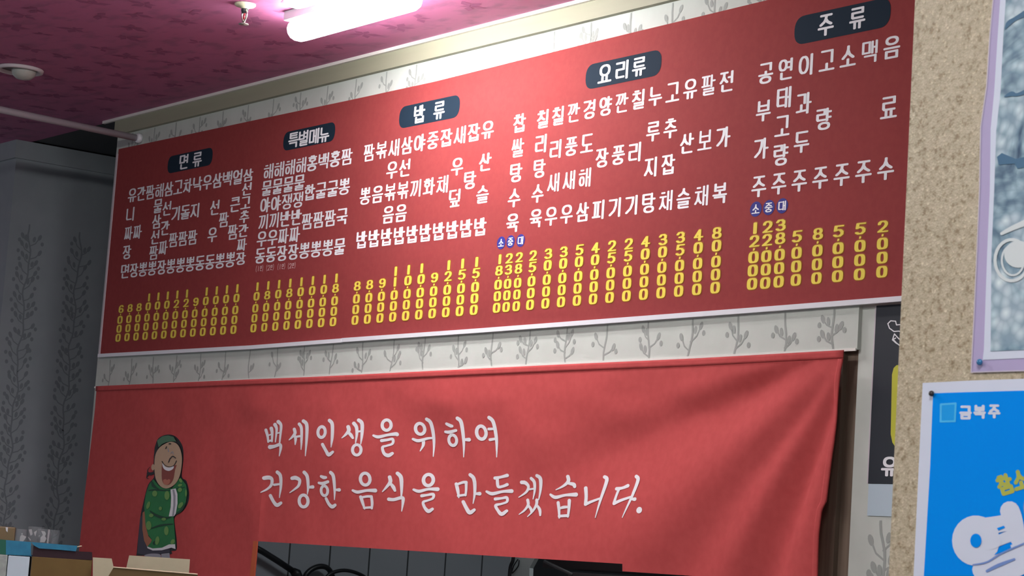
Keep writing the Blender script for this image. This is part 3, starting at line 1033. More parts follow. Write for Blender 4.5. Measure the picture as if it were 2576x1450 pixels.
# heading badges
for text, c, w, h, gs, gp in (
        ('면류', (482.7, 405.4), 110, 43, (23, 36), [(468, 408.5), (502, 402.5)]),
        ('특별메뉴', (782.4, 345), 127, 47, (25, 38), [(744, 353.8), (769.4, 349), (796, 344.3), (822, 340)]),
        ('밥류', (1084.8, 283), 149, 55, (28, 44), [(1061, 288.5), (1111, 279)]),
        ('요리류', (1573, 177.5), 187, 63, (34, 47), [(1528.3, 187.4), (1572.3, 178), (1614.5, 169.5)]),
        ('주류', (2122.8, 56.2), 238, 72, (40, 54), [(2084, 64.5), (2163.4, 47.2)])):
    x, z = wall2(c)
    W_, H_ = size_m(*c, w, h)
    slope = (wall2((c[0] + 60, c[1] - 60 * .225))[1] - wall2((c[0] - 60, c[1] + 60 * .225))[1]) / (wall2((c[0] + 60, c[1]))[0] - wall2((c[0] - 60, c[1]))[0])
    pr = Print(menu_place)
    rr = H_ * .5
    ex = W_ / 2 - rr * 1.02
    pts = [(x + ex + rr * 1.02 * math.copysign(abs(math.cos(a)) ** .8, math.cos(a)), z + rr * math.copysign(abs(math.sin(a)) ** .8, math.sin(a))) for a in [math.radians(d) for d in range(-90, 91, 12)]]
    pts += [(x - ex + rr * 1.02 * math.copysign(abs(math.cos(a)) ** .8, math.cos(a)), z + rr * math.copysign(abs(math.sin(a)) ** .8, math.sin(a))) for a in [math.radians(d) for d in range(90, 271, 12)]]
    pr.poly(pts, 0, .0003)
    badge = pr.done('header_badge', 'badge_navy', menu)
    pr = Print(menu_place)
    for ch, g in zip(text, gp):
        gx_, gz_ = wall2(g)
        gw, gh = size_m(*g, *gs)
        glyph(pr, ch, gx_, gz_, gw, gh, gw * .088, gh * .055, 0, .0007)
    o = link('heading', pr.bm, 'white_print', badge)
    o.matrix_parent_inverse = Matrix()

# small size discs
for pts_, (w, h), gs in (([(1267, 612.5), (1290.7, 609.4), (1316, 606.6)], (21, 32), (14, 20)), ([(1907.4, 527.7), (1940, 523.6), (1973.9, 519.4)], (29, 38), (20, 24))):
    for ch, c in zip('소중대', pts_):
        x, z = wall2(c)
        W_, H_ = size_m(*c, w, h)
        pr = Print(menu_place)
        pr.disc(x, z, W_ / 2, H_ / 2, 0, .0003)
        badge = pr.done('size_badge', 'disc_blue', menu)
        pr = Print(menu_place)
        gw, gh = size_m(*c, *gs)
        glyph(pr, ch, x, z, gw, gh, gw * .085, gh * .055, 0, .0007)
        o = link('size_letter', pr.bm, 'white_print', badge)
# serving notes
for note, c in zip(('1인', '2인', '1인', '2인'), ((658.5, 676.8), (685, 674.5), (713.5, 671.8), (739.6, 669.6))):
    x, z = wall2(c)
    w, h = size_m(*c, 6, 13)
    pr = Print(menu_place)
    for dx, ch in zip((-.55, .55), note):
        glyph(pr, ch, x + dx * w, z, w * (.5 if ch == '1' else .95), h, w * .09, h * .05)
    for sgn in (-1, 1):
        arc = [(x + sgn * w * (1.15 + .3 * math.cos(a)), z + h * .62 * math.sin(a)) for a in [math.radians(d) for d in range(-75, 76, 25)]]
        pr.stroke(arc, w * .07, h * .03)
    pr.done('serving_note', 'small_pink', menu)


# ------------------------------------------------------------------ the slogan banner over the hatch
LOW_Y = -.032
LB_L = at(224, 1170, LOW_Y).x
LB_R = at(2124, 890, LOW_Y).x
low_top = [at(x, y, LOW_Y) for x, y in ((243, 972), (630, 955), (780, 949), (1000, 938), (1180, 929), (1400, 918), (1750, 902), (2124, 881))]
right_edge = [at(x, y, LOW_Y) for x, y in ((2123.7, 881), (2121, 910), (2116.7, 932.7), (2103, 1023.8), (2096.8, 1119), (2090.6, 1210), (2086.5, 1262), (2077, 1285), (2070, 1346.5), (2063.7, 1450), (2060, 1520))]
NOTCH_L, NOTCH_R = at(655, 1362, LOW_Y).x, at(1575, 1420, LOW_Y).x
NOTCH_Z, RIGHT_Z = at(1100, 1390.5, LOW_Y).z, at(1640, 1443, LOW_Y).z
LEFT_Z = NOTCH_Z - .26
FAN = at(2150, 860, LOW_Y)
MAN_X = at(420, 1250, LOW_Y).x


def sstep(a, b, x):
    t = min(1, max(0, (x - a) / (b - a)))
    return t * t * (3 - 2 * t)


def edge_x(z):
    e = right_edge
    if z >= e[0].z: return e[0].x
    for a, b in zip(e[:-1], e[1:]):
        if z >= b.z:
            return lerp(a.x, b.x, (a.z - z) / (a.z - b.z))
    return e[-1].x


def low_depth(x, z):
    """how far the cloth bulges towards the room"""
    zt = curve_z(low_top, x)
    dx, dz = FAN.x - x, FAN.z - z
    r = math.hypot(dx, dz)
    ph = math.atan2(dz, dx)
    fan = math.sin(ph * 15.0 + .8 * math.sin(ph * 5 + 1)) * .5 + .5 * math.sin(ph * 8.0 + 2.0)
    amp = .023 * sstep(.06, .45, r) * (1 - sstep(.9, 1.9, r)) * sstep(.12, .3, ph) * (1 - .5 * sstep(1.15, 1.5, ph))
    d = amp * fan
    hang = sstep(.03, .25, zt - z)
    hang *= 1 - (1 - sstep(MAN_X + .20, MAN_X + .36, x))   # lies flat behind the printed man
    d += hang * .022 * noise.noise((x * 1.5 + z * .9, z * 1.6, 1.7)) + hang * .009 * noise.noise((x * 4.2 + z * 2.0, z * 3.0, 6.3))
    # sagging swags between the fixings along the top
    d += .010 * math.exp(-((zt - z - .10) / .045) ** 2) * noise.noise((x * 5.5, 0.3, 2.2))
    # fold left by the package at the notch's left end
    d += .007 * sstep(.03, -.01, x - NOTCH_L) * sstep(.15, .5, zt - z)
    return d


def low_place(x, y, o):
    return Vector((x, LOW_Y - low_depth(x, y) - .0010 - o, y))


slogan = thing('slogan_banner', (0, LOW_Y, NOTCH_Z), 'wrinkled red cloth banner with two lines of white brush lettering, over the kitchen hatch', 'banner')
bm = bmesh.new()
xs = []
for xa, xb, n in ((LB_L, NOTCH_L, 44), (NOTCH_L, NOTCH_R, 100), (NOTCH_R, LB_R, 110)):
    xs += [lerp(xa, xb, i / n) for i in range(n)]
xs.append(LB_R)
iL, iR = 44, 144
NZ = 70


def low_vert(x, z):
    xm = lerp(NOTCH_R, LB_R, .2)
    x2 = x
    if x > xm:
        x2 = lerp(xm, edge_x(z), (x - xm) / (LB_R - xm))
    if x < LB_L + .5:
        x2 = x - (.018 * (curve_z(low_top, x) - z) - .006) * (1 - (x - LB_L) / .5)
    return bm.verts.new((x2, LOW_Y - low_depth(x2, z), z))


def low_strip(i0, i1, zb):
    cols = []
    for i in range(i0, i1 + 1):
        zt = curve_z(low_top, xs[i])
        cols.append([low_vert(xs[i], lerp(zt, zb, (j / NZ) ** 1.15)) for j in range(NZ + 1)])
    for a, b in zip(cols[:-1], cols[1:]):
        for j in range(NZ):
            bm.faces.new((a[j], b[j], b[j + 1], a[j + 1]))


low_strip(0, iL, LEFT_Z)
low_strip(iL, iR, NOTCH_Z)
low_strip(iR, len(xs) - 1, RIGHT_Z)
bmesh.ops.remove_doubles(bm, verts=bm.verts, dist=.0003)
bmesh.ops.recalc_face_normals(bm, faces=bm.faces[:])
link('cloth', bm, 'cloth_red', slogan, True)
# sewn hems: along the top and down the right side
def hem(name, rows):
    bm = bmesh.new()
    vs = [[bm.verts.new((x, LOW_Y - low_depth(x, z) - .0008, z)) for x, z in row] for row in rows]
    for a, b in zip(vs[:-1], vs[1:]):
        for k in range(len(a) - 1):
            bm.faces.new((a[k], a[k + 1], b[k + 1], b[k]))
    bmesh.ops.recalc_face_normals(bm, faces=bm.faces[:])
    r = bmesh.ops.extrude_face_region(bm, geom=bm.faces[:])
    bmesh.ops.translate(bm, verts=[g for g in r['geom'] if isinstance(g, bmesh.types.BMVert)], vec=(0, -.0024, 0))
    bmesh.ops.recalc_face_normals(bm, faces=bm.faces[:])
    return link(name, bm, 'cloth_red', slogan, True)


hx_ = [lerp(LB_L + .004, edge_x(low_top[-1].z) - .001, i / 160) for i in range(161)]
hem('top_hem', [[(x, curve_z(low_top, x) - dz) for dz in (.0005, .007, .014, .020)] for x in hx_])
hz_ = [lerp(low_top[-1].z - .022, RIGHT_Z + .001, i / 70) for i in range(71)]
hem('side_hem', [[(edge_x(z) - dx, z) for dx in (.0005, .006, .011, .016)] for z in hz_])
# turned back strip beside the notch
bm = bmesh.new()
xq = NOTCH_L
prism(bm, [(xq - .036, LOW_Y - .012, LEFT_Z), (xq - .004, LOW_Y - .009, LEFT_Z), (xq - .001, LOW_Y - .009, NOTCH_Z), (xq - .024, LOW_Y - .012, NOTCH_Z)], (0, -.002, 0))
tag(link('folded_flap', bm, 'orange_fold', slogan), 'orange strip of cloth folded back')

# brush lettering; strokes read off in steps of 1/3.68 pixel from (600, 1000)
def PX(x, y):
    return at(600 + x / 3.68, 1000 + y / 3.68, LOW_Y)


_unit = None


def brush_place(x, y, o):
    p = PX(x, y)
    return low_place(p.x, p.z, o)


B0 = lambda pts: [(x + 1472, y + 294, r) for x, y, r in pts]
SLOGAN = {
 '백': [[(258,305,12),(275,360,10),(282,415,7)],[(310,290,14),(318,330,11),(318,410,7)],[(275,355,6),(312,345,6)],[(282,408,8),(318,400,8)],
       [(345,255,14),(362,300,10),(352,415,5)],[(362,335,6),(390,330,6)],[(375,228,14),(402,260,11),(400,340,9),(392,440,6)],[(300,462,16),(345,455,12),(395,440,12),(405,470,11),(390,545,4)]],
 '세': [[(532,298,12),(540,335,12),(515,370,9),(485,397,4)],[(535,350,8),(548,385,11),(545,440,5)],[(555,368,8),(590,362,8)],[(578,250,12),(600,290,11),(605,400,9),(600,485,4)],[(615,222,13),(648,260,13),(652,400,10),(640,545,4)]],
 '인': [('o',792,325,35,50,12),[(862,217,13),(890,255,13),(897,380,11),(888,465,4)],[(805,440,12),(840,500,12),(865,535,14),(905,510,10)]],
 '생': [[(1032,275,13),(1040,310,13),(1015,350,9),(985,380,4)],[(1035,325,8),(1060,350,12),(1080,380,8)],[(1080,243,13),(1105,280,12),(1112,350,9),(1105,430,4)],[(1115,320,7),(1148,315,7)],[(1120,213,13),(1150,245,13),(1155,350,10),(1150,435,4)],('o',1118,490,36,48,11)],
 '을': [('o',1370,258,40,48,12),[(1255,355,8),(1300,368,12),(1380,350,10),(1450,340,14),(1462,345,13)],[(1330,402,12),(1380,395,10),(1425,388,10),(1425,430,9),(1375,450,8),(1340,465,10),(1355,520,11),(1390,540,14),(1425,520,11)]],
 '위': [('o',1658,290,40,50,12),[(1595,385,9),(1640,400,12),(1720,378,9),(1765,375,8)],[(1680,395,12),(1680,440,10),(1655,495,4)],[(1725,202,13),(1760,240,14),(1775,380,11),(1770,545,4)]],
 '하': [[(1910,245,11),(1945,262,13),(1962,265,10)],[(1890,318,10),(1930,320,12),(1995,305,10)],('o',1955,395,38,48,12),[(2020,195,14),(2050,235,14),(2060,400,11),(2053,550,4)],[(2075,390,10),(2110,390,14)]],
 '여': [('o',2225,325,43,60,13),[(2310,188,14),(2345,230,14),(2362,380,12),(2355,550,4)],[(2295,292,10),(2345,290,9)],[(2300,390,11),(2350,382,9)]],
 '건': [[(255,750,14),(290,745,15),(318,760,12),(315,810,11),(280,850,8),(232,883,4)],[(370,695,13),(400,730,13),(403,830,10),(388,930,4)],[(340,812,9),(395,805,8)],[(305,912,12),(335,970,12),(365,1000,14),(402,980,11)]],
 '강': [[(510,752,13),(545,748,15),(580,770,12),(570,820,10),(530,855,7),(487,885,4)],[(625,697,13),(652,735,13),(658,830,10),(648,900,4)],[(665,835,9),(700,832,13)],('o',613,962,40,55,12)],
 '한': [[(785,735,10),(810,745,13),(832,745,10)],[(760,795,9),(800,800,12),(850,785,11)],('o',812,868,32,45,11),[(880,700,13),(905,735,13),(912,850,10),(905,950,4)],[(925,860,8),(955,860,13)],[(825,940,11),(850,990,12),(880,1015,14),(910,1000,11)]],
 '음': [('o',1190,760,42,55,12),[(1078,865,9),(1120,880,12),(1200,865,10),(1275,865,15)],[(1145,925,12),(1160,980,11),(1175,1035,6)],[(1150,930,8),(1200,920,9),(1240,920,10)],[(1240,920,10),(1245,980,10),(1240,1030,8)],[(1170,1025,8),(1240,1020,9)]],
 '식': [[(1405,740,13),(1410,785,13),(1375,835,9),(1340,875,4)],[(1408,795,8),(1435,830,13),(1450,865,9)],[(1472,705,13),(1502,745,14),(1508,850,10),(1505,925,6)],[(1395,945,13),(1440,948,12),(1510,930,12),(1520,960,11),(1508,1055,4)]],
 '을 ': [('o',1737,765,43,52,13),[(1612,855,9),(1660,870,12),(1740,850,10),(1820,850,15)],[(1685,912,12),(1730,905,9),(1785,898,11),(1785,935,9),(1740,955,8),(1700,972,10),(1715,1020,11),(1750,1055,14),(1785,1035,11)]],
 '만': [[(1980,800,12),(1995,860,12),(2005,925,6)],[(1985,805,9),(2040,785,10),(2070,785,12)],[(2070,785,11),(2070,850,9),(2065,905,8)],[(2000,910,9),(2065,900,9)],[(2110,715,13),(2145,755,14),(2150,870,11),(2133,980,4)],[(2160,890,9),(2195,890,14)],[(2045,965,12),(2075,1025,13),(2105,1065,15),(2145,1040,11)]],
 '들': [[(2335,745,12),(2390,735,10),(2445,720,13)],[(2355,750,11),(2362,822,11),(2400,822,10),(2442,805,12)],[(2260,870,9),(2310,890,13),(2400,870,10),(2480,865,15)],
       B0([(865,645,12),(920,638,9),(965,632,11),(968,670,9),(920,690,8),(870,705,11),(890,750,11),(925,785,14),(968,755,11)])],
 '겠': [B0(q) for q in ([(1105,490,14),(1140,495,14),(1168,530,11),(1145,580,9),(1075,628,4)],[(1180,555,7),(1212,550,7)],[(1200,455,12),(1228,490,12),(1228,570,9),(1213,645,4)],[(1258,430,13),(1288,460,14),(1285,560,10),(1268,650,5)],
       [(1160,655,12),(1165,700,11),(1130,750,8),(1082,787,4)],[(1165,700,8),(1195,740,11),(1200,770,8)],[(1250,655,12),(1245,700,11),(1210,760,8),(1162,808,4)],[(1250,700,8),(1280,745,12),(1287,795,8)])],
 '습': [B0(q) for q in ([(1540,437,13),(1545,480,13),(1500,525,9),(1432,560,4)],[(1550,500,10),(1595,510,14),(1605,530,12)],[(1382,605,9),(1430,630,13),(1520,610,10),(1620,605,16)],[(1455,680,12),(1465,740,11),(1472,820,7)],[(1560,660,13),(1560,730,11),(1555,810,8)],[(1465,735,8),(1510,722,11),(1555,720,8)],[(1470,805,10),(1555,800,11)])],
 '니': [B0(q) for q in ([(1710,545,14),(1720,620,13),(1720,690,13)],[(1720,695,13),(1780,670,10),(1865,640,8)],[(1880,440,13),(1905,475,14),(1870,640,11),(1832,820,4)])],
 '다': [B0(q) for q in ([(2012,552,13),(2070,545,11),(2120,525,14)],[(2035,560,11),(2020,620,10),(2008,685,12)],[(2010,690,13),(2080,660,11),(2175,630,9)],[(2190,437,13),(2215,475,14),(2180,630,11),(2113,822,4)],[(2185,650,9),(2215,652,14)])],
 '.': [('d',3747,1049,28)],
}
for ch, strokes in SLOGAN.items():
    pr = Print(brush_place)
    for s in strokes:
        if s[0] == 'o':
            pr.ring(*s[1:5], s[5] * 1.22)
        elif s[0] == 'd':
            pr.disc(s[1], s[2], s[3], s[3] * 1.08)
        else:
            pr.brush([(x, y, r * 1.26 if r > 6 else r * 1.1) for x, y, r in s])
    pr.done('brush_letter', 'white_print', slogan)

# printed laughing man; points in steps of 1/4.265 pixel from (320, 1080)
def man_place(x, y, o):
    p = at(320 + x / 4.265, 1080 + y / 4.265, LOW_Y)
    return low_place(p.x, p.z, o)


def soft(pts):
    n = len(pts)
    out = []
    for i in range(n):
        p0, p1, p2, p3 = (Vector(pts[(i + k - 1) % n]) for k in range(4))
        for k in range(4):
            t = k / 4
            v = 0.5 * ((2 * p1) + (p2 - p0) * t + (2 * p0 - 5 * p1 + 4 * p2 - p3) * t * t + (3 * p1 - p0 - 3 * p2 + p3) * t ** 3)
            out.append((v.x, v.y))
    return out


def layer(name, mat, shapes, lift):
    pr = Print(man_place)
    for s in shapes:
        if s[0] == 'p': pr.poly(soft(s[1]), 0, lift)
        elif s[0] == 'h': pr.poly(s[1], 0, lift)
        elif s[0] == 'e': pr.disc(*s[1:5], 0, lift, 28, s[5] if len(s) > 5 else 0)
        elif s[0] == 'b': pr.brush(s[1], 0, lift)
    return link(name, pr.bm, mat, man)


man = Print(man_place)
man.poly(soft([(325, 120), (395, 68), (480, 62), (545, 100), (600, 190), (612, 320), (600, 510), (650, 560), (682, 680), (672, 790), (620, 880), (532, 945), (535, 1060), (552, 1200), (548, 1300), (495, 1310), (490, 1345), (300, 1352), (135, 1360), (125, 1310), (160, 960), (195, 780), (240, 600), (300, 520), (292, 420), (300, 260)]), 0, 0)
man = man.done('printed_man', 'ink', slogan)
tag(man, 'printed cartoon man in a green robe, laughing with folded arms')
layer('gown', 'gown_navy', [('h', [(160, 960), (205, 880), (225, 1120), (260, 1270), (480, 1290), (478, 1325), (360, 1340), (200, 1352), (132, 1335), (140, 1180)])], .0007)
layer('shoe', 'shoe_grey', [('p', [(205, 1362), (270, 1340), (372, 1345), (378, 1385), (300, 1382)])], .0012)
layer('shoe', 'shoe_grey', [('h', [(388, 1342), (476, 1332), (484, 1385), (390, 1388)])], .0012)
layer('lining', 'lining_tan', [('h', [(188, 900), (215, 880), (240, 1060), (250, 1150), (300, 1205), (262, 1235), (238, 1268), (205, 1200), (186, 1080)])], .0012)
layer('robe', 'coat_green', [('h', [(300, 540), (255, 600), (222, 700), (206, 830), (222, 1040), (250, 1140), (290, 1190), (275, 1225), (240, 1262), (300, 1288), (400, 1280), (480, 1250), (545, 1245), (535, 1120), (522, 940), (600, 870), (652, 790), (668, 690), (652, 600), (590, 522), (560, 560), (500, 640), (420, 640), (360, 610)])], .0017)
layer('robe_hem', 'white_print', [('h', [(238, 1262), (300, 1284), (400, 1276), (475, 1240), (540, 1238), (545, 1290), (500, 1276), (400, 1303), (300, 1306), (245, 1282)])], .0023)
layer('robe_shade', 'coat_dark', [('b', [(255, 660, 5), (340, 655, 9), (450, 660, 5), (640, 625, 3)]), ('b', [(270, 880, 4), (330, 925, 13), (420, 955, 12), (490, 950, 6)]), ('b', [(285, 1068, 5), (390, 1035, 10), (515, 1022, 5)]),
                                  ('p', [(285, 560), (330, 620), (380, 655), (290, 620)]), ('b', [(520, 930, 6), (600, 880, 12), (650, 800, 6)]), ('b', [(330, 1200, 4), (310, 1225, 10), (320, 1245, 4)])], .0023)
layer('robe_dot', 'coat_dot', [('e', 320, 695, 27, 32), ('e', 452, 715, 27, 48), ('e', 252, 820, 18, 42, .3), ('e', 383, 855, 17, 20), ('e', 258, 1038, 29, 48), ('e', 448, 1095, 24, 48), ('e', 350, 1200, 22, 46, .15), ('e', 515, 1212, 20, 30, .5),
                               ('e', 590, 655, 22, 24, .4), ('e', 600, 820, 20, 38, .6), ('e', 595, 555, 15, 24, -.5), ('e', 285, 930, 24, 20), ('e', 420, 970, 24, 16), ('e', 655, 690, 9, 40), ('e', 590, 605, 24, 14, -.3)], .0027)
layer('cuff', 'white_print', [('h', [(490, 652), (545, 640), (565, 700), (568, 800), (550, 910), (532, 938), (475, 940), (495, 840), (498, 740)])], .0032)
layer('cuff_band', 'shoe_grey', [('h', [(512, 655), (530, 650), (546, 720), (545, 820), (530, 935), (512, 937), (524, 820), (524, 730)])], .0036)
layer('hair', 'ink', [('h', [(325, 130), (345, 190), (330, 300), (305, 380), (298, 300), (305, 200)]), ('b', [(305, 470, 12), (270, 482, 16), (240, 478, 14)]), ('b', [(245, 480, 10), (235, 440, 3), (260, 408, 2)]), ('b', [(240, 485, 10), (228, 525, 4), (250, 535, 3)])], .0017)
layer('ear', 'skin', [('e', 295, 412, 19, 34)], .0027)
layer('face', 'skin', [('p', [(485, 138), (560, 175), (600, 280), (602, 400), (580, 520), (530, 600), (450, 640), (380, 615), (330, 540), (312, 430), (314, 300), (345, 220), (400, 170)])], .0032)
layer('hat', 'hat_green', [('h', [(333, 125), (390, 80), (450, 70), (510, 85), (540, 135), (490, 133), (430, 143), (385, 165), (352, 198)])], .0036)
layer('mouth', 'mouth_red', [('p', [(398, 375), (455, 440), (545, 385), (535, 440), (518, 540), (480, 595), (430, 598), (400, 555), (392, 470)])], .0038)
layer('teeth', 'white_print', [('p', [(400, 370), (430, 405), (470, 415), (520, 402), (512, 432), (470, 452), (425, 438), (403, 405)])], .0043)
layer('tongue', 'tongue', [('p', [(412, 550), (440, 540), (452, 550), (470, 540), (488, 550), (478, 585), (450, 602), (420, 590)])], .0043)
layer('face_line', 'ink', [('b', [(395, 350, 5), (420, 385, 3), (470, 408, 3), (520, 395, 3), (550, 345, 5)]), ('b', [(466, 358, 5), (480, 320, 5), (495, 308, 4)]), ('b', [(497, 298, 4), (515, 296, 5), (540, 314, 5)]), ('b', [(510, 292, 4), (490, 300, 3)]),
                           ('e', 475, 160, 15, 7), ('b', [(432, 210, 6), (440, 190, 4)])], .0047)
layer('brow_line', 'shoe_grey', [('b', [(455, 208, 4), (462, 245, 5)]), ('b', [(485, 262, 4), (505, 245, 4), (515, 270, 4)])], .0047)


# ------------------------------------------------------------------ dark sign behind the partition
sg = [at(2202, 770, .008), at(2187, 1217, .008)]
sx0 = (sg[0].x + sg[1].x) / 2
t = thing('hanging_sign', (sx0 + .2, .010, at(2187, 1217).z), 'tall black sign with white drawing and yellow shape, half hidden behind the partition', 'sign')


def sign_place(x, y, o):
    return at(x, y, .0065 - o)


bm = bmesh.new()
sz0, sz1 = at(2187, 1217, .008).z, at(2202, 770, .008).z
box(bm, sx0, sx0 + .42, .0072, .0110, sz0, sz1, .0008)
link('panel', bm, 'sign_black', t)
bm = bmesh.new()
box(bm, sx0 - .004, sx0, .0072, .0115, sz0, sz1)
tag(link('edge_strip', bm, 'banner_edge', t), 'pale edge strip')
S = lambda x, y: (2100 + x / 1.933, 700 + y / 1.933)
pr = Print(sign_place)
for line in ([(296, 210), (272, 208), (258, 222), (266, 244), (288, 260), (310, 258), (330, 262)], [(330, 225), (300, 228), (296, 212)], [(290, 272), (282, 296), (300, 316), (318, 330)], [(290, 272), (312, 296), (330, 300)], [(296, 292), (280, 300), (300, 318)]):
    pr.stroke([S(*p) for p in line], 1.4, 1.4)
pr.done('drawing', 'white_print', t)
pr = Print(sign_place)
q = [S(x, y) for x, y in ((360, 420), (300, 424), (286, 438), (278, 470), (272, 760), (280, 800), (300, 830), (370, 835))]
pr.poly(q)
pr.done('yellow_shape', 'sign_yellow', t)
pr = Print(lambda x, y, o: Vector((x, .0065 - o, y)))
p_ = at(*S(266, 917), .0065)
w_, h_ = size_m(*S(266, 917), 42, 50)
glyph(pr, '유', p_.x, p_.z, w_, h_, w_ * .095, h_ * .065)
pr.done('sign_letter', 'white_print', t)
bm = bmesh.new()
box(bm, at(2183, 1258, .008).x, at(2183, 1258, .008).x + .30, .0082, .0112, at(2180, 1298, .008).z, sz0 - .001)
tag(link('paper_notice', bm, 'paper_white'), 'blank white paper on the wall directly under the black sign', 'paper')

# ------------------------------------------------------------------ posters on the partition
PY = CORK_Y - .0022


def poster_poly(name, pts, y, mat, parent, thick=.0008):
    bm = bmesh.new()
    prism(bm, [at(px, py, y) for px, py in pts], (0, thick, 0))
    return link(name, bm, mat, parent)


def on_cork(y):
    return lambda px, py, o: at(px, py, y - o)


p_ = at(2576, 500, PY)
pos = thing('poster', p_, 'poster of crushed ice in a lilac sleeve, pinned high on the partition', 'poster')
left_o = [(2501, -30), (2490, 90), (2482, 215), (2467, 320), (2464, 480), (2458, 620), (2450, 800), (2443, 937)]
poster_poly('sleeve', left_o + [(2700, 929), (2770, -90)], PY, 'sleeve', pos)
left_i = [(2518, -30), (2509, 100), (2501, 230), (2492, 325), (2490, 480), (2483, 640), (2475, 880), (2472, 906)]
poster_poly('white_border', left_i + [(2700, 896), (2770, -90)], PY - .0009, 'poster_white', pos)
left_p = [(2532, -30), (2524, 90), (2517, 230), (2506, 330), (2501, 480), (2494, 640), (2492, 880), (2491, 884)]
poster_poly('ice_picture', left_p + [(2700, 876), (2770, -90)], PY - .0018, 'ice', pos)
pr = Print(on_cork(PY))
for a, b in zip(left_o[:-1], left_o[1:]):
    pr.brush([(a[0], a[1], 1.5), (b[0], b[1], 1.5)], 0, .0006)
pr.brush([(2443, 937, 1.5), (2576, 933, 1.5)], 0, .0006)
tag(pr.done('sleeve_edge', 'sleeve_edge', pos), 'pale welded rim of the sleeve')
pr = Print(on_cork(PY - .0018))
pr.ring(2545, 655, 42, 52, 4, 0, .0012)
pr.ring(2548, 655, 28, 38, 2.5, 0, .0012)
pr.brush([(2520, 588, 4), (2545, 575, 6), (2580, 560, 8)], 0, .0013)
pr.disc(2562, 640, 36, 34, 0, .0011)
pr.done('water_splash', principled('splash', (0.66, 0.75, 0.77), 0.3), pos)
pr = Print(on_cork(PY - .0018))
pr.poly([(2508, 395), (2520, 385), (2555, 400), (2590, 392), (2590, 418), (2560, 425), (2552, 412), (2512, 415)], 0, .0010)
pr.brush([(2529, 72, 2), (2538, 58, 6), (2556, 46, 5), (2590, 28, 9)], 0, .0010)
pr.brush([(2528, 243, 2), (2545, 236, 6), (2560, 238, 4), (2600, 222, 8)], 0, .0010)
pr.done('dark_ice', principled('ice_shadow', (0.06, 0.16, 0.27), 0.3), pos)

t = thing('poster', at(2576, 1450, PY), 'bright blue poster with white border and large tilted white letter, lower on the partition', 'poster')
poster_poly('sheet', [(2321, 964), (2440, 958), (2760, 947), (2760, 1640), (2290, 1640), (2298, 1450)], PY, 'poster_white', t)
poster_poly('blue_field', [(2347, 990), (2440, 987), (2760, 978), (2760, 1640), (2315, 1640), (2324, 1450), (2340, 1170)], PY - .0008, 'poster_blue', t)
PO = lambda x, y: (2300 + x / 2.844, 940 + y / 2.844)


def po_print(y):
    f = on_cork(y)
    return lambda x, yy, o: f(*PO(x, yy), o)


PB = PY - .0008
pr = Print(po_print(PB))
for line in ([(190, 222), (188, 345)], [(188, 345), (290, 342)], [(290, 342), (296, 215)], [(296, 215), (190, 222)]):
    pr.stroke(line, 7, 7, 0, .0004)
pr.poly([(196, 228), (290, 222), (284, 336), (194, 340)], 1, .0002)
pr.done('corner_emblem', ['poster_pale_blue', principled('emblem_blue', (0.015, 0.36, 0.88), 0.5, 0.1)], t)
pr = Print(po_print(PB))
for ch, cx_, cy_ in (('금', 367, 280), ('복', 467, 275), ('주', 572, 272)):
    for s in hangul(ch):
        pr.stroke([(cx_ + (x - .5) * 68, cy_ - (y - .5) * 82) for x, y in s], 11, 9, 0, .0004)
pr.done('brand_lettering', 'poster_white', t)
# tilted lime line
pr = Print(po_print(PB))


def tilt(ch, cx_, cy_, w, h, ang, rx, mat, lift):
    c, s = math.cos(ang), math.sin(ang)
    for st in hangul(ch):
        pts_ = [((x - .5) * w, -(y - .5) * h) for x, y in st]
        pr.stroke([(cx_ + u * c - v * s, cy_ + u * s + v * c) for u, v in pts_], rx, rx, mat, lift)


tilt('참', 648, 795, 90, 125, -.30, 14, 0, .0004)
tilt('소', 758, 762, 95, 120, -.30, 14, 0, .0004)
pr.done('lime_lettering', 'poster_lime', t)
# big tilted letter: a ring, two ticks and a stem, with a bowed consonant below
pr = Print(po_print(PB))
pr.ring(440, 1197, 104, 114, 66, 0, .0006)
pr.brush([(520, 1095, 64), (600, 1080, 60), (700, 1060, 60)], 0, .0006)
pr.brush([(545, 1225, 40), (620, 1190, 40), (720, 1150, 42)], 0, .0006)
pr.brush([(683, 985, 70), (712, 1060, 66), (742, 1190, 52)], 0, .0006)
pr.brush([(480, 1405, 66), (640, 1320, 62), (860, 1215, 62)], 0, .0006)
pr.brush([(485, 1470, 60), (640, 1440, 60), (860, 1330, 60)], 0, .0006)
pr.done('big_letter', 'poster_white', t)
pr = Print(po_print(PB))
pr.disc(440, 1197, 40, 50, 1, .0016)
pr.poly([(590, 1108), (640, 1090), (650, 1104), (602, 1125)], 1, .0016)
pr.poly([(570, 1300), (610, 1258), (680, 1212), (692, 1248), (640, 1275)], 1, .0016)
pr.brush([(520, 1415, 10), (600, 1375, 13), (715, 1330, 8)], 0, .0016)
pr.brush([(420, 1370, 5), (520, 1350, 6), (620, 1290, 6), (790, 1215, 6)], 0, .0016)
pr.ring(860, 960, 70, 110, 10, 0, .0010)
pr.done('letter_counter', ['poster_shade', 'poster_blue'], t)

for px, py, r, mat, lab in ((2346, 991, .0042, 'pin_black', 'black round pin in the corner of the blue poster'), (2467, 912, .0046, 'pin_blue', 'shiny blue round pin in the lower corner of the ice poster')):
    c = at(px, py, PY - .0028)
    t = thing('push_pin', c, lab, 'pin')
    bm = bmesh.new()
    lathe(bm, [(r * .55, 0), (r, .0012), (r * 1.02, .0030), (r * .8, .0050), (r * .4, .0062), (0, .0066)], c, 20, 'Y')
    link('head', bm, mat, t, True)

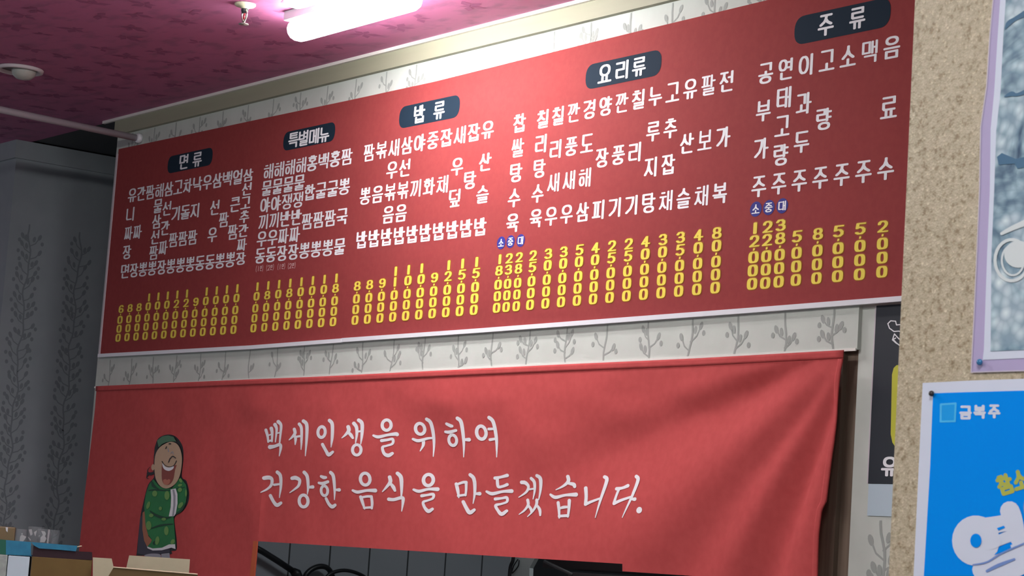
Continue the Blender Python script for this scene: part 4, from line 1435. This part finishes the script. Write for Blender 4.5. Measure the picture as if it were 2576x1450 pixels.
# ------------------------------------------------------------------ boxes and cups in front of the slogan banner
FO = at(250, 1400, -.72)                        # the packages stand turned towards the room
_n = ray(250, 1400)
FN = Vector((_n.x, _n.y, 0)).normalized()       # away from the guest
FU = Vector((FN.y, -FN.x, 0))                   # to the right


def fr(px, py, w=0.0):
    """(u, z) of the pixel on the upright plane w metres behind the package fronts"""
    d = ray(px, py)
    t = (w + (FO - CAM).dot(FN)) / d.dot(FN)
    p = CAM + d * t
    return (p - FO).dot(FU), p.z


def fw(u, w, z):
    p = FO + FU * u + FN * w
    return Vector((p.x, p.y, z))


def fbox(bm, u0, u1, w0, w1, z0, z1, bevel=0.0):
    vs = [bm.verts.new(fw(u, w, z)) for u in (u0, u1) for w in (w0, w1) for z in (z0, z1)]
    fs = [bm.faces.new([vs[i] for i in idx]) for idx in ((0, 1, 3, 2), (4, 6, 7, 5), (0, 4, 5, 1), (2, 3, 7, 6), (0, 2, 6, 4), (1, 5, 7, 3))]
    bmesh.ops.recalc_face_normals(bm, faces=fs)
    if bevel:
        bmesh.ops.bevel(bm, geom=list({e for f in fs for e in f.edges}), offset=bevel, segments=2, affect='EDGES', profile=0.6)


def fprism(bm, pts, w, thick):
    """pixel outline on the plane w, thickened away from the guest"""
    q = [fw(*(lambda uz: (uz[0], w, uz[1]))(fr(px, py, w))) for px, py in pts]
    prism(bm, q, FN * thick)


SHELF = fr(250, 1560)[1]
ua, ub = fr(-130, 1450)[0], fr(545, 1450)[0]
t = thing('serving_counter', fw((ua + ub) / 2, .12, 0), 'plain counter in front of the slogan banner, carrying the cardboard boxes', 'counter')
bm = bmesh.new()
fbox(bm, ua, ub, -.10, .30, SHELF - .04, SHELF, .004)
link('counter_top', bm, 'steel', t)
bm = bmesh.new()
fbox(bm, ua + .02, ub - .02, -.07, .28, 0, SHELF - .04, .004)
link('body', bm, 'lamp_case', t)

# brown box with a dark upper band
u0, u1 = fr(80, 1406)[0], fr(232, 1409)[0]
zb = fr(150, 1405.5)[1]
t = thing('cardboard_box', fw((u0 + u1) / 2, .1, SHELF), 'brown cardboard box with a dark upper band, left of the opened pale carton', 'box')
bm = bmesh.new()
fbox(bm, u0, u1, 0, .20, SHELF, zb, .0015)
link('carton', bm, 'board', t)
bm = bmesh.new()
fprism(bm, [(81.5, 1403), (84.5, 1370), (88, 1375), (98, 1381), (150, 1384.5), (200, 1389), (224, 1390), (231, 1391), (232, 1409.5), (150, 1406)], .002, .17)
link('dark_liner', bm, 'board_dark', t)

# opened carton with standing flaps, a little nearer
OW = -.030
u2, u3 = fr(276, 1440, OW)[0], fr(492, 1440, OW)[0]
zf = fr(390, 1437, OW)[1]
t = thing('cardboard_box', fw((u2 + u3) / 2, .08, SHELF), 'opened carton with pale flaps standing up, right of the brown box', 'box')
th = .004
u2 = max(u2, u1 + .004)
bm = bmesh.new()
zlow = fr(390, 1452, OW)[1]
fbox(bm, u2, u3, OW, OW + th, SHELF, zlow)
fbox(bm, u2, u3, OW + .20, OW + .20 + th, SHELF, zlow)
fbox(bm, u2, u2 + th, OW + th, OW + .20, SHELF, zlow)
fbox(bm, u3 - th, u3, OW + th, OW + .20, SHELF, zlow)
fbox(bm, u2 + th, u3 - th, OW + th, OW + .20, SHELF, SHELF + .004)
link('carton', bm, 'board', t)
bm = bmesh.new()
fprism(bm, [(268, 1458), (286, 1428), (497, 1446.5), (500, 1462)], OW - .006, .004)
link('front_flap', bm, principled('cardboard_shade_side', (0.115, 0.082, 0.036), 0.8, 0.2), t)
bm = bmesh.new()
e = [fw(fr(x, y, OW - .008)[0], OW - .008, fr(x, y, OW - .008)[1]) for x, y in ((285, 1427.5), (390, 1436.5), (497, 1445.5))]
tube(bm, e, .0022, 6)
tag(link('flap_edge', bm, 'board_edge', t), 'pale corrugated edge of the front flap')
bm = bmesh.new()
fprism(bm, [(312, 1462), (318, 1428), (325, 1398), (478, 1408), (474, 1462)], OW + .200, .004)
link('back_flap', bm, 'board_pale', t)
bm = bmesh.new()
fprism(bm, [(233.5, 1462), (233.5, 1403), (281, 1406), (286, 1428), (268, 1462)], OW + .004, .003)
tag(link('side_flap', bm, 'board_pale', t), 'cream side flap')

# white carton and grey patterned pack at the left edge
WW = -.004
u4, u5 = fr(20, 1410, WW)[0], fr(77, 1400, WW)[0] - .002
zt2 = fr(48, 1400, WW)[1]
bm = bmesh.new()
fbox(bm, u4, u5, WW, .19, SHELF, zt2, .002)
tag(link('white_carton', bm, 'paper_white'), 'plain white carton left of the brown cardboard box', 'box')
bm = bmesh.new()
u6 = fr(-100, 1440, WW)[0]
fbox(bm, u6, u4 - .002, WW, .19, SHELF, zt2 + .0015, .003)
tag(link('grey_pack', bm, 'paper_grey'), 'grey patterned pack at the left edge beside the white carton', 'box')

# blue tray with a green end: deep part on the cartons, shallow lip over the brown box
z0p = zt2 + .0020
ug, um, ue = fr(15, 1380)[0], u0 - .0015, fr(194, 1380, .02)[0]
t = thing('blue_tray', fw((fr(-90, 1390)[0] + ue) / 2, .1, z0p), 'glossy blue tray with a green end, on top of the white carton', 'tray')
bm = bmesh.new()
fprism(bm, [(15, 1396.5), (15, 1359.5), (78, 1364.5), (78, 1398)], WW + .002, .003)
fprism(bm, [(15, 1396.5), (15, 1359.5), (78, 1364.5), (78, 1398)], .182, .003)
tb = [(78.3, 1364.6), (195, 1374), (191, 1388), (150, 1384), (99, 1380.6), (86, 1373.6)]
fprism(bm, tb, -.0025, .003)
zl = fr(150, 1383)[1]
fprism(bm, [(78.3, 1364.6), (195, 1374), (191, 1380), (100, 1377)], .182, .003)
fbox(bm, ug, um, WW + .005, .182, z0p, z0p + .003)
fbox(bm, u0 + .06, ue - .003, .0, .182, fr(150, 1381)[1], fr(150, 1381)[1] + .003)
fbox(bm, ue - .006, ue - .003, .0, .182, fr(190, 1386)[1], fr(190, 1376)[1])
link('tray_body', bm, 'blue_film', t)
bm = bmesh.new()
fprism(bm, [(-90, 1386), (-90, 1352), (14.8, 1359), (14.8, 1396.5)], WW + .002, .003)
fbox(bm, fr(-90, 1388)[0], ug - .001, WW + .005, .182, z0p, z0p + .003)
tag(link('tray_end', bm, 'green_film', t), 'dark green end of the tray')
bm = bmesh.new()
tube(bm, [fw(fr(193, 1377, .03)[0], .03, fr(193, 1377, .03)[1]), fw(fr(206, 1374.5, .03)[0], .03, fr(206, 1374.5, .03)[1])], .0018, 8)
tag(link('tie_end', bm, 'board_edge', t), 'pale end of a tie')


def cup(px, rpx, top_px, base, w, label, upside=False, streak=None):
    u, zt_ = fr(px, top_px, w)
    c = fw(u, w, base)
    r = rpx * (c - CAM).length / F_PX
    H = zt_ - base
    o = thing('plastic_cup', c, label, 'cup', 'clear plastic cups in the blue tray')
    bm = bmesh.new()
    ra, rb = (r, r * .72) if upside else (r * .8, r)
    lathe(bm, [(ra * .95, 0), (ra, .002), (lerp(ra, rb, .5), H * .5), (rb, H - .004), (rb * 1.06, H - .003), (rb * 1.06, H), (rb * .97, H), (rb * .95, H - .005), (lerp(ra, rb, .5) - .0012, H * .5), (ra - .0015, .004), (0, .003)], c, 28)
    link('cup_wall', bm, 'clear', o, True)
    if streak:
        bm = bmesh.new()
        for pts_ in streak:
            fprism(bm, pts_, w - r * .35, .0012)
        link('white_marking', bm, 'frost', o)
    return o


BASE = z0p + .0035
LIP = fr(150, 1381)[1] + .0035
cup(55, 17, 1332, BASE, .05, 'clear domed plastic cup with white marking, left one in the blue tray', True, [[(49, 1362), (51, 1350), (55, 1346), (66, 1351), (63, 1357), (58, 1363)], [(52, 1344), (57, 1342), (57, 1346)]])
cup(92, 20, 1326, LIP, .09, 'wide clear plastic cup with pale streaks, behind the other cups in the blue tray', False, [[(72, 1333), (80, 1332), (82, 1345), (77, 1349)], [(85, 1340), (93, 1335), (89, 1351)], [(69, 1350), (78, 1358), (76, 1362)]])
cup(109, 14, 1331, LIP, .035, 'clear plastic cup with white swirl, middle one in the blue tray', False, [[(103, 1336), (113, 1338), (116, 1344), (113, 1350), (117, 1356), (112, 1365), (101, 1365), (102, 1353), (108, 1347)], [(96, 1351), (99, 1347), (100, 1350)]])
cup(136, 15, 1334, LIP, .055, 'tall clear plastic cup with a bright streak, right end of the blue tray', False, [[(121, 1333), (126, 1333), (121.5, 1370), (117, 1370)]])
o = thing('plastic_jar', fw(fr(10, 1345, .04)[0], .07, BASE), 'brownish translucent jar in the green end of the tray', 'jar')
bm = bmesh.new()
fbox(bm, fr(-22, 1345, .04)[0], fr(37, 1345, .04)[0], .04, .12, BASE, fr(20, 1326, .04)[1], .004)
link('jar_wall', bm, 'amber', o)
bm = bmesh.new()
fprism(bm, [(14, 1327), (20, 1327.5), (19, 1340), (15, 1336)], .0385, .001)
link('jar_label', bm, 'label_white', o)

# ------------------------------------------------------------------ things in the kitchen
KX = TILE_X + .05
t = thing('gas_hose', at_x(745, 1440, KX), 'thick black hose sloping down across the tiled kitchen wall', 'hose')
bm = bmesh.new()
tube(bm, [at_x(610, 1362, KX), at_x(660, 1388, KX), at_x(700, 1413, KX), at_x(742, 1441, KX)], .013, 12)
link('hose', bm, 'black_rubber', t, True)
bm = bmesh.new()
tube(bm, [at_x(736, 1437, KX), at_x(745, 1443, KX), at_x(752, 1460, KX), at_x(754, 1500, KX)], [.015, .022, .022, .016], 12)
link('coupling', bm, 'black_rubber', t, True)
bm = bmesh.new()
tube(bm, smooth_line([at_x(762, 1480, KX), at_x(770, 1447, KX), at_x(790, 1430, KX), at_x(813, 1426, KX), at_x(830, 1437, KX), at_x(842, 1470, KX)], 6), .0115, 10)
tag(link('cable_loop', bm, 'black_rubber', None, True), 'black cable loop arching beside the sloping hose, left of the second loop', 'cable')
bm = bmesh.new()
tube(bm, smooth_line([at_x(815, 1462, KX + .04), at_x(830, 1445, KX + .04), at_x(860, 1436, KX + .04), at_x(890, 1440, KX + .04), at_x(920, 1455, KX + .04), at_x(935, 1480, KX + .04)], 6), .0080, 10)
tag(link('wire_loop', bm, 'black_rubber', None, True), 'thin dark wire loop, right of the thicker cable loop', 'cable')
# wall switch plate, cable, hood
t = thing('wall_bracket', at(1315, 1440, 1.42), 'pale metal bracket plate on the kitchen tiles beside the dark hood', 'bracket')
bm = bmesh.new()
prism(bm, [at(1283, 1400, 1.40), at(1345, 1406, 1.40), at(1332, 1430, 1.40), at(1330, 1480, 1.40), at(1283, 1480, 1.40)], (0, .02, 0))
link('plate', bm, principled('pale_metal', (0.55, 0.60, 0.60), 0.4), t)
bm = bmesh.new()
tube(bm, smooth_line([at(1303, 1408, 1.39), at(1292, 1425, 1.39), at(1288, 1443, 1.39), at(1303, 1426, 1.39), at(1306, 1410, 1.39)], 5), .0025, 8)
link('wire_ring', bm, 'black_rubber', t, True)
bm = bmesh.new()
tube(bm, smooth_line([at(1292, 1395, 1.37), at(1290, 1412, 1.37), at(1284, 1428, 1.37), at(1281, 1460, 1.37)], 5), .0075, 10)
tag(link('power_cable', bm, 'black_rubber', None, True), 'black cable hanging in front of the pale bracket plate', 'cable')
t = thing('range_hood', at(1500, 1440, .7), 'dark range hood at the right of the kitchen hatch', 'hood')
hx0, hx1 = at(1338, 1440, .8).x, at(1700, 1440, .8).x
hz = at(1440, 1443, .8).z
bm = bmesh.new()
box(bm, hx0 + .03, hx1, .82, 1.48, hz + .01, hz + .40, .006)
link('canopy', bm, 'kitchen_dark', t)
bm = bmesh.new()
box(bm, at(1435, 1440, .8).x, hx1, .79, .83, hz - .06, hz + .004, .003)
link('front_lip', bm, principled('lip_grey', (0.10, 0.11, 0.12), 0.35), t)
bm = bmesh.new()
tube(bm, [at(1370, 1413, .79), at(1440, 1447, .79)], .006, 10)
link('handle_rail', bm, principled('rail_grey', (0.12, 0.12, 0.13), 0.35), t, True)
